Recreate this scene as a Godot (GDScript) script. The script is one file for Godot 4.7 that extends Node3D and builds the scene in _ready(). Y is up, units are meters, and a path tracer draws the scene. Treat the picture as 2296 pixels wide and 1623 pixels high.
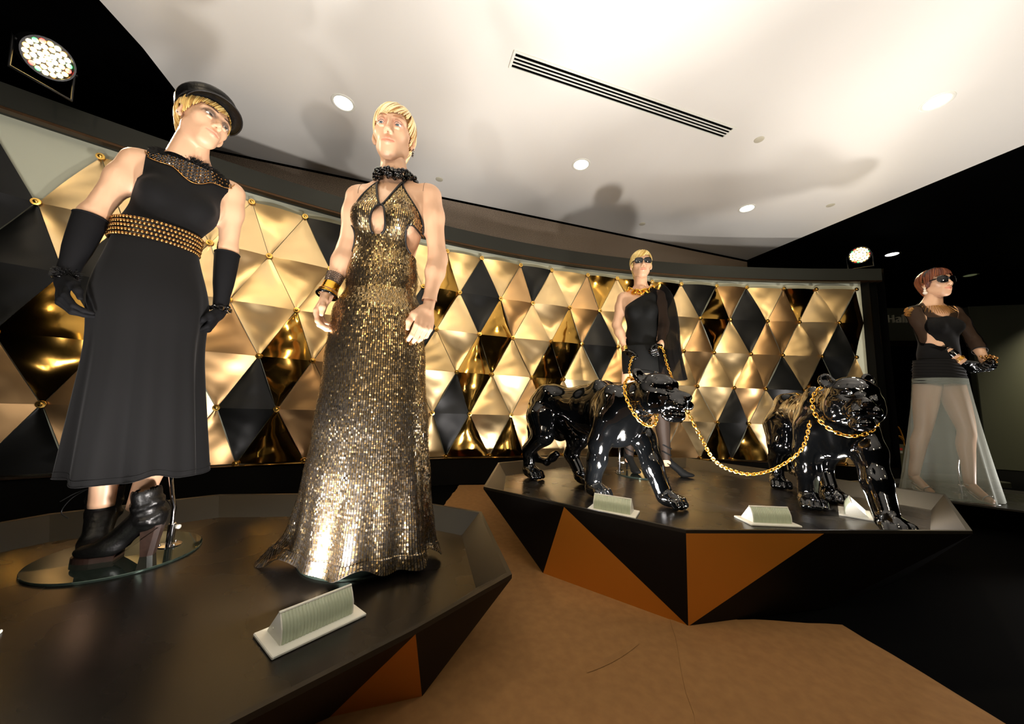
extends Node3D

# ---- shared state -------------------------------------------------------
var M := {}
var rng := RandomNumberGenerator.new()
var wall_x := {}
var wall_z := {}
const FLOOR_ONE := 0.168
const FLOOR_TWO := 0.265
const CEIL := 3.005

func _ready() -> void:
	rng.seed = 7
	# camera: crouching photographer with a very wide lens, tilted up and slightly rolled
	var cam := Camera3D.new()
	cam.name = "camera"
	var tilt := deg_to_rad(6.92)
	var roll := deg_to_rad(2.3)
	var bx := Vector3(cos(roll), sin(roll) * cos(tilt), sin(roll) * sin(tilt))
	var by := Vector3(-sin(roll), cos(roll) * cos(tilt), cos(roll) * sin(tilt))
	cam.transform = Transform3D(Basis(bx, by, Vector3(0, -sin(tilt), cos(tilt))), Vector3(0, 0.755, 0))
	cam.fov = rad_to_deg(2.0 * atan(811.5 / 785.0))
	cam.near = 0.02
	cam.far = 60.0
	add_child(cam)
	cam.current = true
	# environment: the hall is dark, light comes from lamps, some unseen and some added
	var env := Environment.new()
	env.background_mode = Environment.BG_COLOR
	env.background_color = Color(0, 0, 0)
	env.ambient_light_source = Environment.AMBIENT_SOURCE_DISABLED
	env.tonemap_mode = Environment.TONE_MAPPER_LINEAR
	env.tonemap_exposure = 1.0
	env.sdfgi_enabled = true
	env.ssao_enabled = true
	env.ssil_enabled = true
	var we := WorldEnvironment.new()
	we.name = "environment"
	we.environment = env
	add_child(we)
	materials()
	wall_curve()
	room()
	display_wall()
	plinths()
	floor_paper()
	ceiling_fittings()
	uplighters()
	par_cans()
	far_hall()
	panthers()
	chains()
	mannequins()

# ---- mesh building ------------------------------------------------------
class Mb:
	var v := PackedVector3Array()
	var uv := PackedVector2Array()
	var c := PackedColorArray()
	var i := PackedInt32Array()
	var tint := Color.WHITE
	var tinted := false
	func p(a: Vector3, u := Vector2.ZERO) -> int:
		v.append(a)
		uv.append(u)
		if tinted:
			c.append(tint)
		return v.size() - 1
	func t(a: int, b: int, d: int) -> void:
		i.append(a); i.append(b); i.append(d)
	func q(a: int, b: int, d: int, e: int) -> void:
		i.append(a); i.append(b); i.append(d)
		i.append(a); i.append(d); i.append(e)
	func face(pts: Array) -> void:      # flat polygon, anticlockwise seen from outside
		var s := v.size()
		for a in pts:
			p(a)
		for k in range(1, pts.size() - 1):
			t(s, s + k, s + k + 1)
	func add(o: Mb, xf := Transform3D()) -> void:
		var s := v.size()
		var flip := xf.basis.determinant() < 0.0
		for k in o.v.size():
			v.append(xf * o.v[k])
			uv.append(o.uv[k])
			if tinted:
				c.append(o.c[k] if o.c.size() > k else tint)
		for k in range(0, o.i.size(), 3):
			i.append(s + o.i[k])
			i.append(s + (o.i[k + 2] if flip else o.i[k + 1]))
			i.append(s + (o.i[k + 1] if flip else o.i[k + 2]))
	func normals() -> PackedVector3Array:
		var n := PackedVector3Array()
		n.resize(v.size())
		for k in range(0, i.size(), 3):
			var a := i[k]
			var b := i[k + 1]
			var d := i[k + 2]
			var f := (v[b] - v[a]).cross(v[d] - v[a])
			n[a] += f
			n[b] += f
			n[d] += f
		for k in n.size():
			n[k] = n[k].normalized() if n[k].length_squared() > 1e-30 else Vector3.UP
		return n
	func mesh(off := Vector3.ZERO) -> ArrayMesh:
		var n := normals()
		var vv := v.duplicate()
		if off != Vector3.ZERO:
			for k in vv.size():
				vv[k] -= off
		var ii := i.duplicate()
		for k in range(0, ii.size(), 3):
			var x := ii[k + 1]
			ii[k + 1] = ii[k + 2]
			ii[k + 2] = x
		var a := []
		a.resize(Mesh.ARRAY_MAX)
		a[Mesh.ARRAY_VERTEX] = vv
		a[Mesh.ARRAY_NORMAL] = n
		a[Mesh.ARRAY_TEX_UV] = uv
		if tinted:
			a[Mesh.ARRAY_COLOR] = c
		a[Mesh.ARRAY_INDEX] = ii
		var m := ArrayMesh.new()
		m.add_surface_from_arrays(Mesh.PRIMITIVE_TRIANGLES, a)
		return m

# signed distance field of smoothly joined cones and ellipsoids
class Sdf:
	var ty := PackedInt32Array()
	var a := PackedVector3Array()
	var ab := PackedVector3Array()
	var il := PackedFloat32Array()
	var ra := PackedFloat32Array()
	var rd := PackedFloat32Array()
	var kk := PackedFloat32Array()
	var bs: Array[Basis] = []
	var ir := PackedVector3Array()
	var act := PackedInt32Array()
	func put(t: int, p0: Vector3, d: Vector3, r0: float, r1: float, k: float, b: Basis, inv: Vector3) -> void:
		act.append(ty.size())
		ty.append(t); a.append(p0); ab.append(d); il.append(1.0 / maxf(d.length_squared(), 1e-9)); ra.append(r0); rd.append(r1 - r0); kk.append(k); bs.append(b); ir.append(inv)
	func cone(p0: Vector3, p1: Vector3, r0: float, r1: float, k := 0.02) -> void:
		put(0, p0, p1 - p0, r0, r1, k, Basis(), Vector3.ONE)
	func path(pts: Array, rs: Array, k := 0.02) -> void:
		for j in pts.size() - 1:
			cone(pts[j], pts[j + 1], rs[j], rs[j + 1], k)
	func ell(c: Vector3, r: Vector3, k := 0.02, b := Basis()) -> void:
		put(1, c, Vector3.ZERO, minf(r.x, minf(r.y, r.z)), 0.0, k, b.orthonormalized().transposed(), Vector3.ONE / r)
	func cut(c: Vector3, r: Vector3, k := 0.01, b := Basis()) -> void:
		put(3, c, Vector3.ZERO, minf(r.x, minf(r.y, r.z)), 0.0, k, b.orthonormalized().transposed(), Vector3.ONE / r)
	func cutcone(p0: Vector3, p1: Vector3, r0: float, r1: float, k := 0.01) -> void:
		put(2, p0, p1 - p0, r0, r1, k, Basis(), Vector3.ONE)
	func one(j: int, p: Vector3) -> float:
		var pa := p - a[j]
		if ty[j] % 2 == 0:
			var t := clampf(pa.dot(ab[j]) * il[j], 0.0, 1.0)
			return (pa - ab[j] * t).length() - ra[j] - rd[j] * t
		var q := (bs[j] * pa) * ir[j]
		var k0 := q.length()
		var k1 := (q * ir[j]).length()
		return k0 * (k0 - 1.0) / maxf(k1, 1e-6) if k0 > 1e-4 else -ra[j]
	func eval(p: Vector3) -> float:
		var d := 9.0
		for j in act:
			var e := one(j, p)
			var k := kk[j]
			if ty[j] < 2:
				var h := maxf(k - absf(d - e), 0.0)
				d = minf(d, e) - h * h / (4.0 * k)
			else:
				e = -e
				var h := maxf(k - absf(d - e), 0.0)
				d = maxf(d, e) + h * h / (4.0 * k)
		return d
	func everything() -> void:
		act.clear()
		for j in ty.size():
			act.append(j)
	# surface nets; only blocks of cells near the surface are visited
	func nets(lo: Vector3, hi: Vector3, h: float, iso := 0.0) -> Mb:
		var out := Mb.new()
		var B := 6
		var nb := Vector3i(((hi - lo) / (h * B)).ceil())
		var nx := nb.x * B + 1
		var ny := nb.y * B + 1
		var nz := nb.z * B + 1
		var val := PackedFloat32Array()
		val.resize(nx * ny * nz)
		var cell := PackedInt32Array()
		cell.resize(nx * ny * nz)
		cell.fill(-1)
		var rad := h * B * 0.8661
		var blocks: Array[Vector3i] = []
		var n := ty.size()
		var ds := PackedFloat32Array()
		ds.resize(n)
		for bz in nb.z:
			for by in nb.y:
				for bx in nb.x:
					var c := lo + Vector3(bx + 0.5, by + 0.5, bz + 0.5) * h * B
					var dm := 9.0
					for j in n:
						var e := one(j, c)
						ds[j] = e
						if ty[j] < 2:
							dm = minf(dm, e)
					if dm - iso > rad * 1.25 + h:
						continue
					act.clear()
					var inside := false
					var cutting := false
					for j in n:
						if ty[j] < 2:
							if ds[j] < dm + 2.0 * rad + kk[j] and ds[j] < rad + kk[j] + 0.02 + iso:
								act.append(j)
							if ds[j] < iso - rad * 1.5 - h:
								inside = true
						elif ds[j] < rad + kk[j] + 0.01:
							act.append(j)
							cutting = true
					if inside and not cutting or act.is_empty():
						continue
					blocks.append(Vector3i(bx, by, bz))
					var z0 := bz * B
					var y0 := by * B
					var x0 := bx * B
					for z in range(z0, z0 + B + 1):
						for y in range(y0, y0 + B + 1):
							var row := (z * ny + y) * nx
							for x in range(x0, x0 + B + 1):
								if val[row + x] == 0.0:
									val[row + x] = eval(lo + Vector3(x, y, z) * h) - iso + 1e-7
		everything()
		var sy := nx
		var sz := nx * ny
		for b in blocks:
			for z in range(b.z * B, b.z * B + B):
				for y in range(b.y * B, b.y * B + B):
					for x in range(b.x * B, b.x * B + B):
						var o := z * sz + y * sy + x
						var m := 0
						var d0 := val[o]
						var d1 := val[o + 1]
						var d2 := val[o + sy]
						var d3 := val[o + sy + 1]
						var d4 := val[o + sz]
						var d5 := val[o + sz + 1]
						var d6 := val[o + sz + sy]
						var d7 := val[o + sz + sy + 1]
						m = (1 if d0 < 0.0 else 0) + (1 if d1 < 0.0 else 0) + (1 if d2 < 0.0 else 0) + (1 if d3 < 0.0 else 0) + (1 if d4 < 0.0 else 0) + (1 if d5 < 0.0 else 0) + (1 if d6 < 0.0 else 0) + (1 if d7 < 0.0 else 0)
						if m == 0 or m == 8:
							continue
						var s := Vector3.ZERO
						var w := 0
						if (d0 < 0.0) != (d1 < 0.0): s += Vector3(d0 / (d0 - d1), 0, 0); w += 1
						if (d2 < 0.0) != (d3 < 0.0): s += Vector3(d2 / (d2 - d3), 1, 0); w += 1
						if (d4 < 0.0) != (d5 < 0.0): s += Vector3(d4 / (d4 - d5), 0, 1); w += 1
						if (d6 < 0.0) != (d7 < 0.0): s += Vector3(d6 / (d6 - d7), 1, 1); w += 1
						if (d0 < 0.0) != (d2 < 0.0): s += Vector3(0, d0 / (d0 - d2), 0); w += 1
						if (d1 < 0.0) != (d3 < 0.0): s += Vector3(1, d1 / (d1 - d3), 0); w += 1
						if (d4 < 0.0) != (d6 < 0.0): s += Vector3(0, d4 / (d4 - d6), 1); w += 1
						if (d5 < 0.0) != (d7 < 0.0): s += Vector3(1, d5 / (d5 - d7), 1); w += 1
						if (d0 < 0.0) != (d4 < 0.0): s += Vector3(0, 0, d0 / (d0 - d4)); w += 1
						if (d1 < 0.0) != (d5 < 0.0): s += Vector3(1, 0, d1 / (d1 - d5)); w += 1
						if (d2 < 0.0) != (d6 < 0.0): s += Vector3(0, 1, d2 / (d2 - d6)); w += 1
						if (d3 < 0.0) != (d7 < 0.0): s += Vector3(1, 1, d3 / (d3 - d7)); w += 1
						cell[o] = out.p(lo + (Vector3(x, y, z) + s / w) * h)
		for b in blocks:
			for z in range(maxi(1, b.z * B), b.z * B + B):
				for y in range(maxi(1, b.y * B), b.y * B + B):
					for x in range(maxi(1, b.x * B), b.x * B + B):
						var o := z * sz + y * sy + x
						if cell[o] < 0:
							continue
						var neg := val[o] < 0.0
						if neg != (val[o + 1] < 0.0):
							net_quad(out, cell[o], cell[o - sy], cell[o - sy - sz], cell[o - sz], neg)
						if neg != (val[o + sy] < 0.0):
							net_quad(out, cell[o], cell[o - sz], cell[o - sz - 1], cell[o - 1], neg)
						if neg != (val[o + sz] < 0.0):
							net_quad(out, cell[o], cell[o - 1], cell[o - 1 - sy], cell[o - sy], neg)
		return out
	func net_quad(out: Mb, a0: int, b0: int, c0: int, d0: int, neg: bool) -> void:
		if a0 < 0 or b0 < 0 or c0 < 0 or d0 < 0:
			return
		if neg:
			out.q(a0, b0, c0, d0)
		else:
			out.q(a0, d0, c0, b0)

# keeps the part of a mesh where f(point) < 0, cut cleanly along f = 0
func clip(src: Mb, f: Callable) -> Mb:
	var out := Mb.new()
	out.tinted = src.tinted
	var val := PackedFloat32Array()
	val.resize(src.v.size())
	for k in src.v.size():
		val[k] = f.call(src.v[k])
	var map := PackedInt32Array()
	map.resize(src.v.size())
	map.fill(-1)
	var edge := {}
	for k in range(0, src.i.size(), 3):
		var poly: Array[int] = []
		for e in 3:
			var a := src.i[k + e]
			var b := src.i[k + (e + 1) % 3]
			if val[a] < 0.0:
				if map[a] < 0:
					map[a] = out.p(src.v[a], src.uv[a])
					if src.tinted:
						out.c[map[a]] = src.c[a]
				poly.append(map[a])
			if (val[a] < 0.0) != (val[b] < 0.0):
				var key := mini(a, b) * 1000003 + maxi(a, b)
				if not edge.has(key):
					var t := val[a] / (val[a] - val[b])
					edge[key] = out.p(src.v[a].lerp(src.v[b], t), src.uv[a].lerp(src.uv[b], t))
					if src.tinted:
						out.c[edge[key]] = src.c[a]
				poly.append(edge[key])
		for j in range(1, poly.size() - 1):
			out.t(poly[0], poly[j], poly[j + 1])
	return out

func frame_on(dir: Vector3, hint := Vector3.UP) -> Basis:      # y along dir
	var y := dir.normalized()
	var h := hint if absf(y.dot(hint)) < 0.98 else (Vector3.RIGHT if absf(y.x) < 0.9 else Vector3.BACK)
	var x := h.cross(y).normalized()
	return Basis(x, y, x.cross(y))

# tube along points; radii are floats or Vector2(across, along hint)
func tube(m: Mb, pts: Array, radii: Array, sides := 10, caps := true, closed := false, hint := Vector3.UP) -> void:
	var n := pts.size()
	var s := m.v.size()
	var side := Vector3.ZERO
	for k in n:
		var d: Vector3
		if closed:
			d = pts[(k + 1) % n] - pts[(k - 1 + n) % n]
		else:
			d = pts[mini(k + 1, n - 1)] - pts[maxi(k - 1, 0)]
		d = d.normalized()
		if k == 0:
			side = frame_on(d, hint).x
		side = (side - d * side.dot(d)).normalized()
		var up := side.cross(d)
		var r = radii[mini(k, radii.size() - 1)]
		var rx: float = r.x if r is Vector2 else r
		var ry: float = r.y if r is Vector2 else r
		for j in sides:
			var a := TAU * j / sides
			m.p(pts[k] + side * cos(a) * rx + up * sin(a) * ry, Vector2(float(j) / sides, float(k) / n))
	var rings := n if closed else n - 1
	for k in rings:
		for j in sides:
			var j2 := (j + 1) % sides
			var k2 := (k + 1) % n
			m.q(s + k * sides + j, s + k2 * sides + j, s + k2 * sides + j2, s + k * sides + j2)
	if caps and not closed:
		var a0 := m.p(pts[0])
		var a1 := m.p(pts[n - 1])
		for j in sides:
			var j2 := (j + 1) % sides
			m.t(a0, s + j, s + j2)
			m.t(a1, s + (n - 1) * sides + j2, s + (n - 1) * sides + j)

func lathe(m: Mb, prof: Array, segs := 24, xf := Transform3D(), smooth := false) -> void:      # profile of Vector2(radius, height)
	if smooth:
		var s := m.v.size()
		for pr in prof:
			for j in segs:
				var a := TAU * j / segs
				m.p(xf * Vector3(cos(a) * pr.x, pr.y, -sin(a) * pr.x))
		for k in prof.size() - 1:
			for j in segs:
				var j2 := (j + 1) % segs
				m.q(s + k * segs + j, s + k * segs + j2, s + (k + 1) * segs + j2, s + (k + 1) * segs + j)
		return
	for k in prof.size() - 1:
		var s := m.v.size()
		for j in segs:
			var a := TAU * j / segs
			m.p(xf * Vector3(cos(a) * prof[k].x, prof[k].y, -sin(a) * prof[k].x))
			m.p(xf * Vector3(cos(a) * prof[k + 1].x, prof[k + 1].y, -sin(a) * prof[k + 1].x))
		for j in segs:
			var j2 := (j + 1) % segs
			m.q(s + j * 2, s + j2 * 2, s + j2 * 2 + 1, s + j * 2 + 1)

func box(m: Mb, c: Vector3, size: Vector3, b := 0.0, xf := Transform3D()) -> void:      # chamfered box
	var h := size * 0.5
	var e := minf(b, minf(h.x, minf(h.y, h.z)) * 0.9)
	var ax := [Vector3(1, 0, 0), Vector3(0, 1, 0), Vector3(0, 0, 1)]
	for k in 3:
		var u: Vector3 = ax[(k + 1) % 3]
		var w: Vector3 = ax[(k + 2) % 3]
		for s in [-1.0, 1.0]:
			var n: Vector3 = ax[k] * s
			var pts := []
			for q in [[-1, -1], [1, -1], [1, 1], [-1, 1]]:
				pts.append(xf * (c + n * h + u * (h.dot(u) - e) * q[0] + w * (h.dot(w) - e) * q[1]))
			if s < 0.0:
				pts.reverse()
			m.face(pts)
	if e <= 0.0:
		return
	for k in 3:
		var d: Vector3 = ax[k]
		var u: Vector3 = ax[(k + 1) % 3]
		var w: Vector3 = ax[(k + 2) % 3]
		for su in [-1.0, 1.0]:
			for sw in [-1.0, 1.0]:
				var o: Vector3 = c + u * su * h.dot(u) + w * sw * h.dot(w)
				var l: Vector3 = d * (h.dot(d) - e)
				var p0: Vector3 = o - w * sw * e - l
				var p1: Vector3 = o - w * sw * e + l
				var p2: Vector3 = o - u * su * e + l
				var p3: Vector3 = o - u * su * e - l
				var pts := [xf * p0, xf * p1, xf * p2, xf * p3]
				if su * sw > 0.0:
					pts.reverse()
				m.face(pts)
	for sx in [-1.0, 1.0]:
		for sy in [-1.0, 1.0]:
			for sz in [-1.0, 1.0]:
				var o := c + Vector3(sx * h.x, sy * h.y, sz * h.z)
				var pts := [xf * (o - Vector3(0, sy * e, sz * e)), xf * (o - Vector3(sx * e, 0, sz * e)), xf * (o - Vector3(sx * e, sy * e, 0))]
				if sx * sy * sz < 0.0:
					pts.reverse()
				m.face(pts)

func slab(m: Mb, poly: PackedVector2Array, y0: float, y1: float) -> void:      # horizontal polygon (x, z) with thickness
	var tri := Geometry2D.triangulate_polygon(poly)
	for k in range(0, tri.size(), 3):
		var q := [poly[tri[k]], poly[tri[k + 1]], poly[tri[k + 2]]]
		if (q[1] - q[0]).cross(q[2] - q[0]) > 0.0:
			q.reverse()
		m.face([Vector3(q[0].x, y1, q[0].y), Vector3(q[1].x, y1, q[1].y), Vector3(q[2].x, y1, q[2].y)])
		m.face([Vector3(q[2].x, y0, q[2].y), Vector3(q[1].x, y0, q[1].y), Vector3(q[0].x, y0, q[0].y)])
	var cw := Geometry2D.is_polygon_clockwise(poly)
	for k in poly.size():
		var a := poly[k]
		var b := poly[(k + 1) % poly.size()]
		if cw:
			m.face([Vector3(a.x, y0, a.y), Vector3(b.x, y0, b.y), Vector3(b.x, y1, b.y), Vector3(a.x, y1, a.y)])
		else:
			m.face([Vector3(b.x, y0, b.y), Vector3(a.x, y0, a.y), Vector3(a.x, y1, a.y), Vector3(b.x, y1, b.y)])

func ball(m: Mb, c: Vector3, r: Vector3, segs := 12, rings := 8, b := Basis()) -> void:
	var s := m.v.size()
	for k in rings + 1:
		var t := PI * k / rings
		for j in segs:
			var a := TAU * j / segs
			m.p(c + b * (Vector3(sin(t) * cos(a), cos(t), -sin(t) * sin(a)) * r))
	for k in rings:
		for j in segs:
			var j2 := (j + 1) % segs
			m.q(s + k * segs + j, s + (k + 1) * segs + j, s + (k + 1) * segs + j2, s + k * segs + j2)

func spline(pts: Array, per := 8) -> Array:
	var out := []
	var n := pts.size()
	for k in n - 1:
		var p0: Vector3 = pts[maxi(k - 1, 0)]
		var p1: Vector3 = pts[k]
		var p2: Vector3 = pts[k + 1]
		var p3: Vector3 = pts[mini(k + 2, n - 1)]
		for j in per:
			out.append(p1.cubic_interpolate(p2, p0, p3, float(j) / per))
	out.append(pts[n - 1])
	return out

func ring(c: Vector3, ax: Vector3, r0: float, r1: float, n := 24, hint := Vector3.UP) -> Array:
	var b := frame_on(ax, hint)
	var out := []
	for k in n:
		var a := TAU * k / n
		out.append(c + b.x * cos(a) * r0 + b.z * sin(a) * r1)
	return out

# ---- scene graph --------------------------------------------------------
func thing(called: String, label: String, category: String, at := Vector3.ZERO, group := "") -> Node3D:
	var o := Node3D.new()
	o.name = numbered(called)
	add_child(o, true)
	o.position = at
	tag(o, label, category, group)
	return o

func numbered(called: String) -> String:
	if not has_node(called):
		return called
	var k := 1
	while has_node("%s_%03d" % [called, k]):
		k += 1
	return "%s_%03d" % [called, k]

func tag(o: Node, label: String, category: String, group := "") -> void:
	o.set_meta("label", label)
	o.set_meta("category", category)
	if group:
		o.set_meta("group", group)

func obj(called: String, m: Mb, material: Material, parent: Node3D = null, label := "") -> MeshInstance3D:
	var o := MeshInstance3D.new()
	var at := parent.global_position if parent else Vector3.ZERO
	o.mesh = m.mesh(at)
	return hang(o, called, material, parent, label)

func hang(o: MeshInstance3D, called: String, material: Material, parent: Node3D, label := "") -> MeshInstance3D:
	o.name = numbered(called) if parent == null else called
	o.material_override = material
	if label:
		o.set_meta("label", label)
	(parent if parent else self).add_child(o, true)
	return o

func shared(called: String, mesh: Mesh, xf: Transform3D, material: Material, parent: Node3D) -> MeshInstance3D:
	var o := MeshInstance3D.new()
	o.mesh = mesh
	hang(o, called, material, parent)
	o.transform = xf.translated(-parent.global_position) if parent else xf
	return o

func struct(called: String, m: Mb, material: Material, label: String) -> MeshInstance3D:
	var o := obj(called, m, material)
	o.set_meta("kind", "structure")
	o.set_meta("label", label)
	return o

func mat(called: String, col: Color, rough := 0.6, metal := 0.0, spec := 0.5) -> StandardMaterial3D:
	var m := StandardMaterial3D.new()
	m.resource_name = called
	m.albedo_color = col
	m.roughness = rough
	m.metallic = metal
	m.metallic_specular = spec
	M[called] = m
	return m

func glow(called: String, col: Color, energy: float) -> StandardMaterial3D:
	var m := mat(called, Color(0.9, 0.9, 0.9), 0.4)
	m.emission_enabled = true
	m.emission = col
	m.emission_energy_multiplier = energy
	return m

func noise_tex(freq: float, octaves: int, lo: Color, hi: Color, size := 512, sd := 1, kind := FastNoiseLite.TYPE_SIMPLEX_SMOOTH, a := 0.0, b := 1.0) -> NoiseTexture2D:
	var n := FastNoiseLite.new()
	n.noise_type = kind
	n.frequency = freq
	n.seed = sd
	n.fractal_octaves = octaves
	var t := NoiseTexture2D.new()
	t.width = size
	t.height = size
	t.seamless = true
	t.noise = n
	var g := Gradient.new()
	g.offsets = PackedFloat32Array([a, b])
	g.colors = PackedColorArray([lo, hi])
	t.color_ramp = g
	return t

# ---- materials ----------------------------------------------------------
func triplanar(m: StandardMaterial3D, s: float) -> void:
	m.uv1_triplanar = true
	m.uv1_world_triplanar = true
	m.uv1_scale = Vector3(s, s, s)

func materials() -> void:
	var m := mat("gold satin", Color(0.93, 0.81, 0.60), 0.34, 1.0)
	m.anisotropy_enabled = true
	m.anisotropy = 0.6
	m.normal_enabled = true
	m.normal_texture = noise_tex(0.012, 3, Color.BLACK, Color.WHITE, 256, 5)
	(m.normal_texture as NoiseTexture2D).as_normal_map = true
	(m.normal_texture as NoiseTexture2D).bump_strength = 1.6
	m.normal_scale = 0.35
	triplanar(m, 0.8)
	m = mat("gold bronze satin", Color(0.82, 0.66, 0.46), 0.32, 1.0)
	m.anisotropy_enabled = true
	m.anisotropy = 0.45
	m = mat("gold mirror", Color(0.74, 0.57, 0.27), 0.10, 1.0)
	m = mat("black panel", Color(0.035, 0.04, 0.035), 0.38, 0.0, 0.4)
	mat("gold button", Color(0.92, 0.74, 0.38), 0.18, 1.0)
	mat("backing white", Color(0.78, 0.79, 0.70), 0.7)
	mat("fascia", Color(0.12, 0.125, 0.10), 0.5, 0.0, 0.4)
	mat("bronze trim", Color(0.30, 0.22, 0.15), 0.25, 0.9)
	mat("wall base", Color(0.02, 0.016, 0.012), 0.6, 0.0, 0.25)
	m = mat("granite", Color(1, 1, 1), 0.55)
	m.albedo_texture = noise_tex(0.09, 4, Color(0.20, 0.16, 0.13), Color(0.66, 0.60, 0.53), 512, 3, FastNoiseLite.TYPE_SIMPLEX_SMOOTH, 0.25, 0.75)
	triplanar(m, 3.6)
	mat("ceiling white", Color(0.86, 0.85, 0.82), 0.75)
	mat("void black", Color(0.012, 0.012, 0.012), 0.9, 0.0, 0.1)
	m = mat("plinth black", Color(1, 1, 1), 0.3, 0.0, 0.45)
	m.albedo_texture = noise_tex(0.42, 2, Color(0.055, 0.045, 0.035), Color(0.22, 0.20, 0.17), 1024, 9, FastNoiseLite.TYPE_SIMPLEX, 0.80, 1.0)
	m.roughness_texture = noise_tex(0.01, 4, Color(0.8, 0.8, 0.8), Color(1, 1, 1), 256, 12)
	triplanar(m, 1.1)
	mat("rim black", Color(0.10, 0.09, 0.07), 0.42, 0.0, 0.4)
	mat("facet black", Color(0.03, 0.018, 0.012), 0.5, 0.0, 0.3)
	mat("facet gold", Color(0.76, 0.48, 0.16), 0.45, 0.6)
	m = mat("kraft paper", Color(1, 1, 1), 0.75, 0.0, 0.3)
	m.albedo_texture = noise_tex(0.05, 5, Color(0.485, 0.35, 0.205), Color(0.535, 0.395, 0.235), 512, 21)
	triplanar(m, 0.8)
	mat("white metal", Color(0.86, 0.86, 0.82), 0.4)
	m = mat("ribbed glass", Color(0.70, 0.74, 0.64), 0.22, 0.0, 0.6)
	mat("dark slot", Color(0.01, 0.01, 0.01), 0.9, 0.0, 0.1)
	mat("cover white", Color(0.72, 0.70, 0.62), 0.5)
	glow("lamp face", Color(1.0, 0.97, 0.9), 6.0)
	glow("downlight lens", Color(1.0, 0.98, 0.92), 7.0)
	glow("dim lens", Color(0.8, 0.9, 0.5), 0.06)
	mat("chrome", Color(0.86, 0.86, 0.88), 0.08, 1.0)
	mat("par black", Color(0.02, 0.02, 0.02), 0.4)
	m = mat("panther black", Color(0.006, 0.007, 0.008), 0.07, 0.0, 0.5)
	m.clearcoat_enabled = true
	m.clearcoat = 0.35
	m.clearcoat_roughness = 0.02
	mat("chain gold", Color(0.98, 0.76, 0.33), 0.2, 1.0)

# ---- the curved wall: a gentle concave sweep, columns 0.2 m apart ---------
func wall_curve() -> void:
	var heading := func(c: float) -> float:
		var t := (c - 14.0) / 16.0
		return 0.2664 - 0.3872 * t + 0.0076 * t * t + 0.0305 * t * t * t
	var x := 0.388
	var z := -3.7424
	wall_x[14] = x
	wall_z[14] = z
	for c in range(14, 40):
		x += 0.19912 * cos(heading.call(c + 0.5))
		z -= 0.19912 * sin(heading.call(c + 0.5))
		wall_x[c + 1] = x
		wall_z[c + 1] = z
	x = 0.388
	z = -3.7424
	for c in range(14, -13, -1):
		x -= 0.19912 * cos(heading.call(c - 0.5))
		z += 0.19912 * sin(heading.call(c - 0.5))
		wall_x[c - 1] = x
		wall_z[c - 1] = z

func on_wall(c: float, y: float, off := 0.0) -> Vector3:
	var a := clampi(floori(c), -12, 38)
	var f := c - a
	var p := Vector3(lerpf(wall_x[a], wall_x[a + 1], f), y, lerpf(wall_z[a], wall_z[a + 1], f))
	return p + wall_n(c) * off

func wall_n(c: float) -> Vector3:
	var a := clampi(floori(c), -11, 38)
	var t := Vector3(wall_x[a + 1] - wall_x[a], 0, wall_z[a + 1] - wall_z[a]).normalized()
	return Vector3(-t.z, 0, t.x)

func ribbon(m: Mb, c0: float, c1: float, y0: float, y1: float, o0: float, o1: float) -> void:   # a curved bar
	var n := int((c1 - c0) * 2.0)
	for k in n:
		var a := lerpf(c0, c1, float(k) / n)
		var b := lerpf(c0, c1, float(k + 1) / n)
		m.face([on_wall(a, y0, o1), on_wall(b, y0, o1), on_wall(b, y1, o1), on_wall(a, y1, o1)])
		m.face([on_wall(b, y0, o0), on_wall(a, y0, o0), on_wall(a, y1, o0), on_wall(b, y1, o0)])
		m.face([on_wall(a, y1, o1), on_wall(b, y1, o1), on_wall(b, y1, o0), on_wall(a, y1, o0)])
		m.face([on_wall(a, y0, o0), on_wall(b, y0, o0), on_wall(b, y0, o1), on_wall(a, y0, o1)])
	m.face([on_wall(c1, y0, o1), on_wall(c1, y0, o0), on_wall(c1, y1, o0), on_wall(c1, y1, o1)])
	m.face([on_wall(c0, y0, o0), on_wall(c0, y0, o1), on_wall(c0, y1, o1), on_wall(c0, y1, o0)])

func vertex(c: int, k: int) -> Vector3:        # where fastener (column, row) sits
	var sgn := 1.0
	if k % 2 == 0:
		sgn = 1.0 if posmod(c / 2 + k / 2, 2) == 0 else -1.0
	else:
		sgn = 1.0 if posmod((c - 3) / 2 + (k - 1) / 2, 2) == 0 else -1.0
	var t := (2.2 - k) * 0.025 + sgn * 0.045
	return on_wall(minf(c + t * 2.0, 32.5), 2.246 - 0.4 * k, 0.018)

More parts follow.
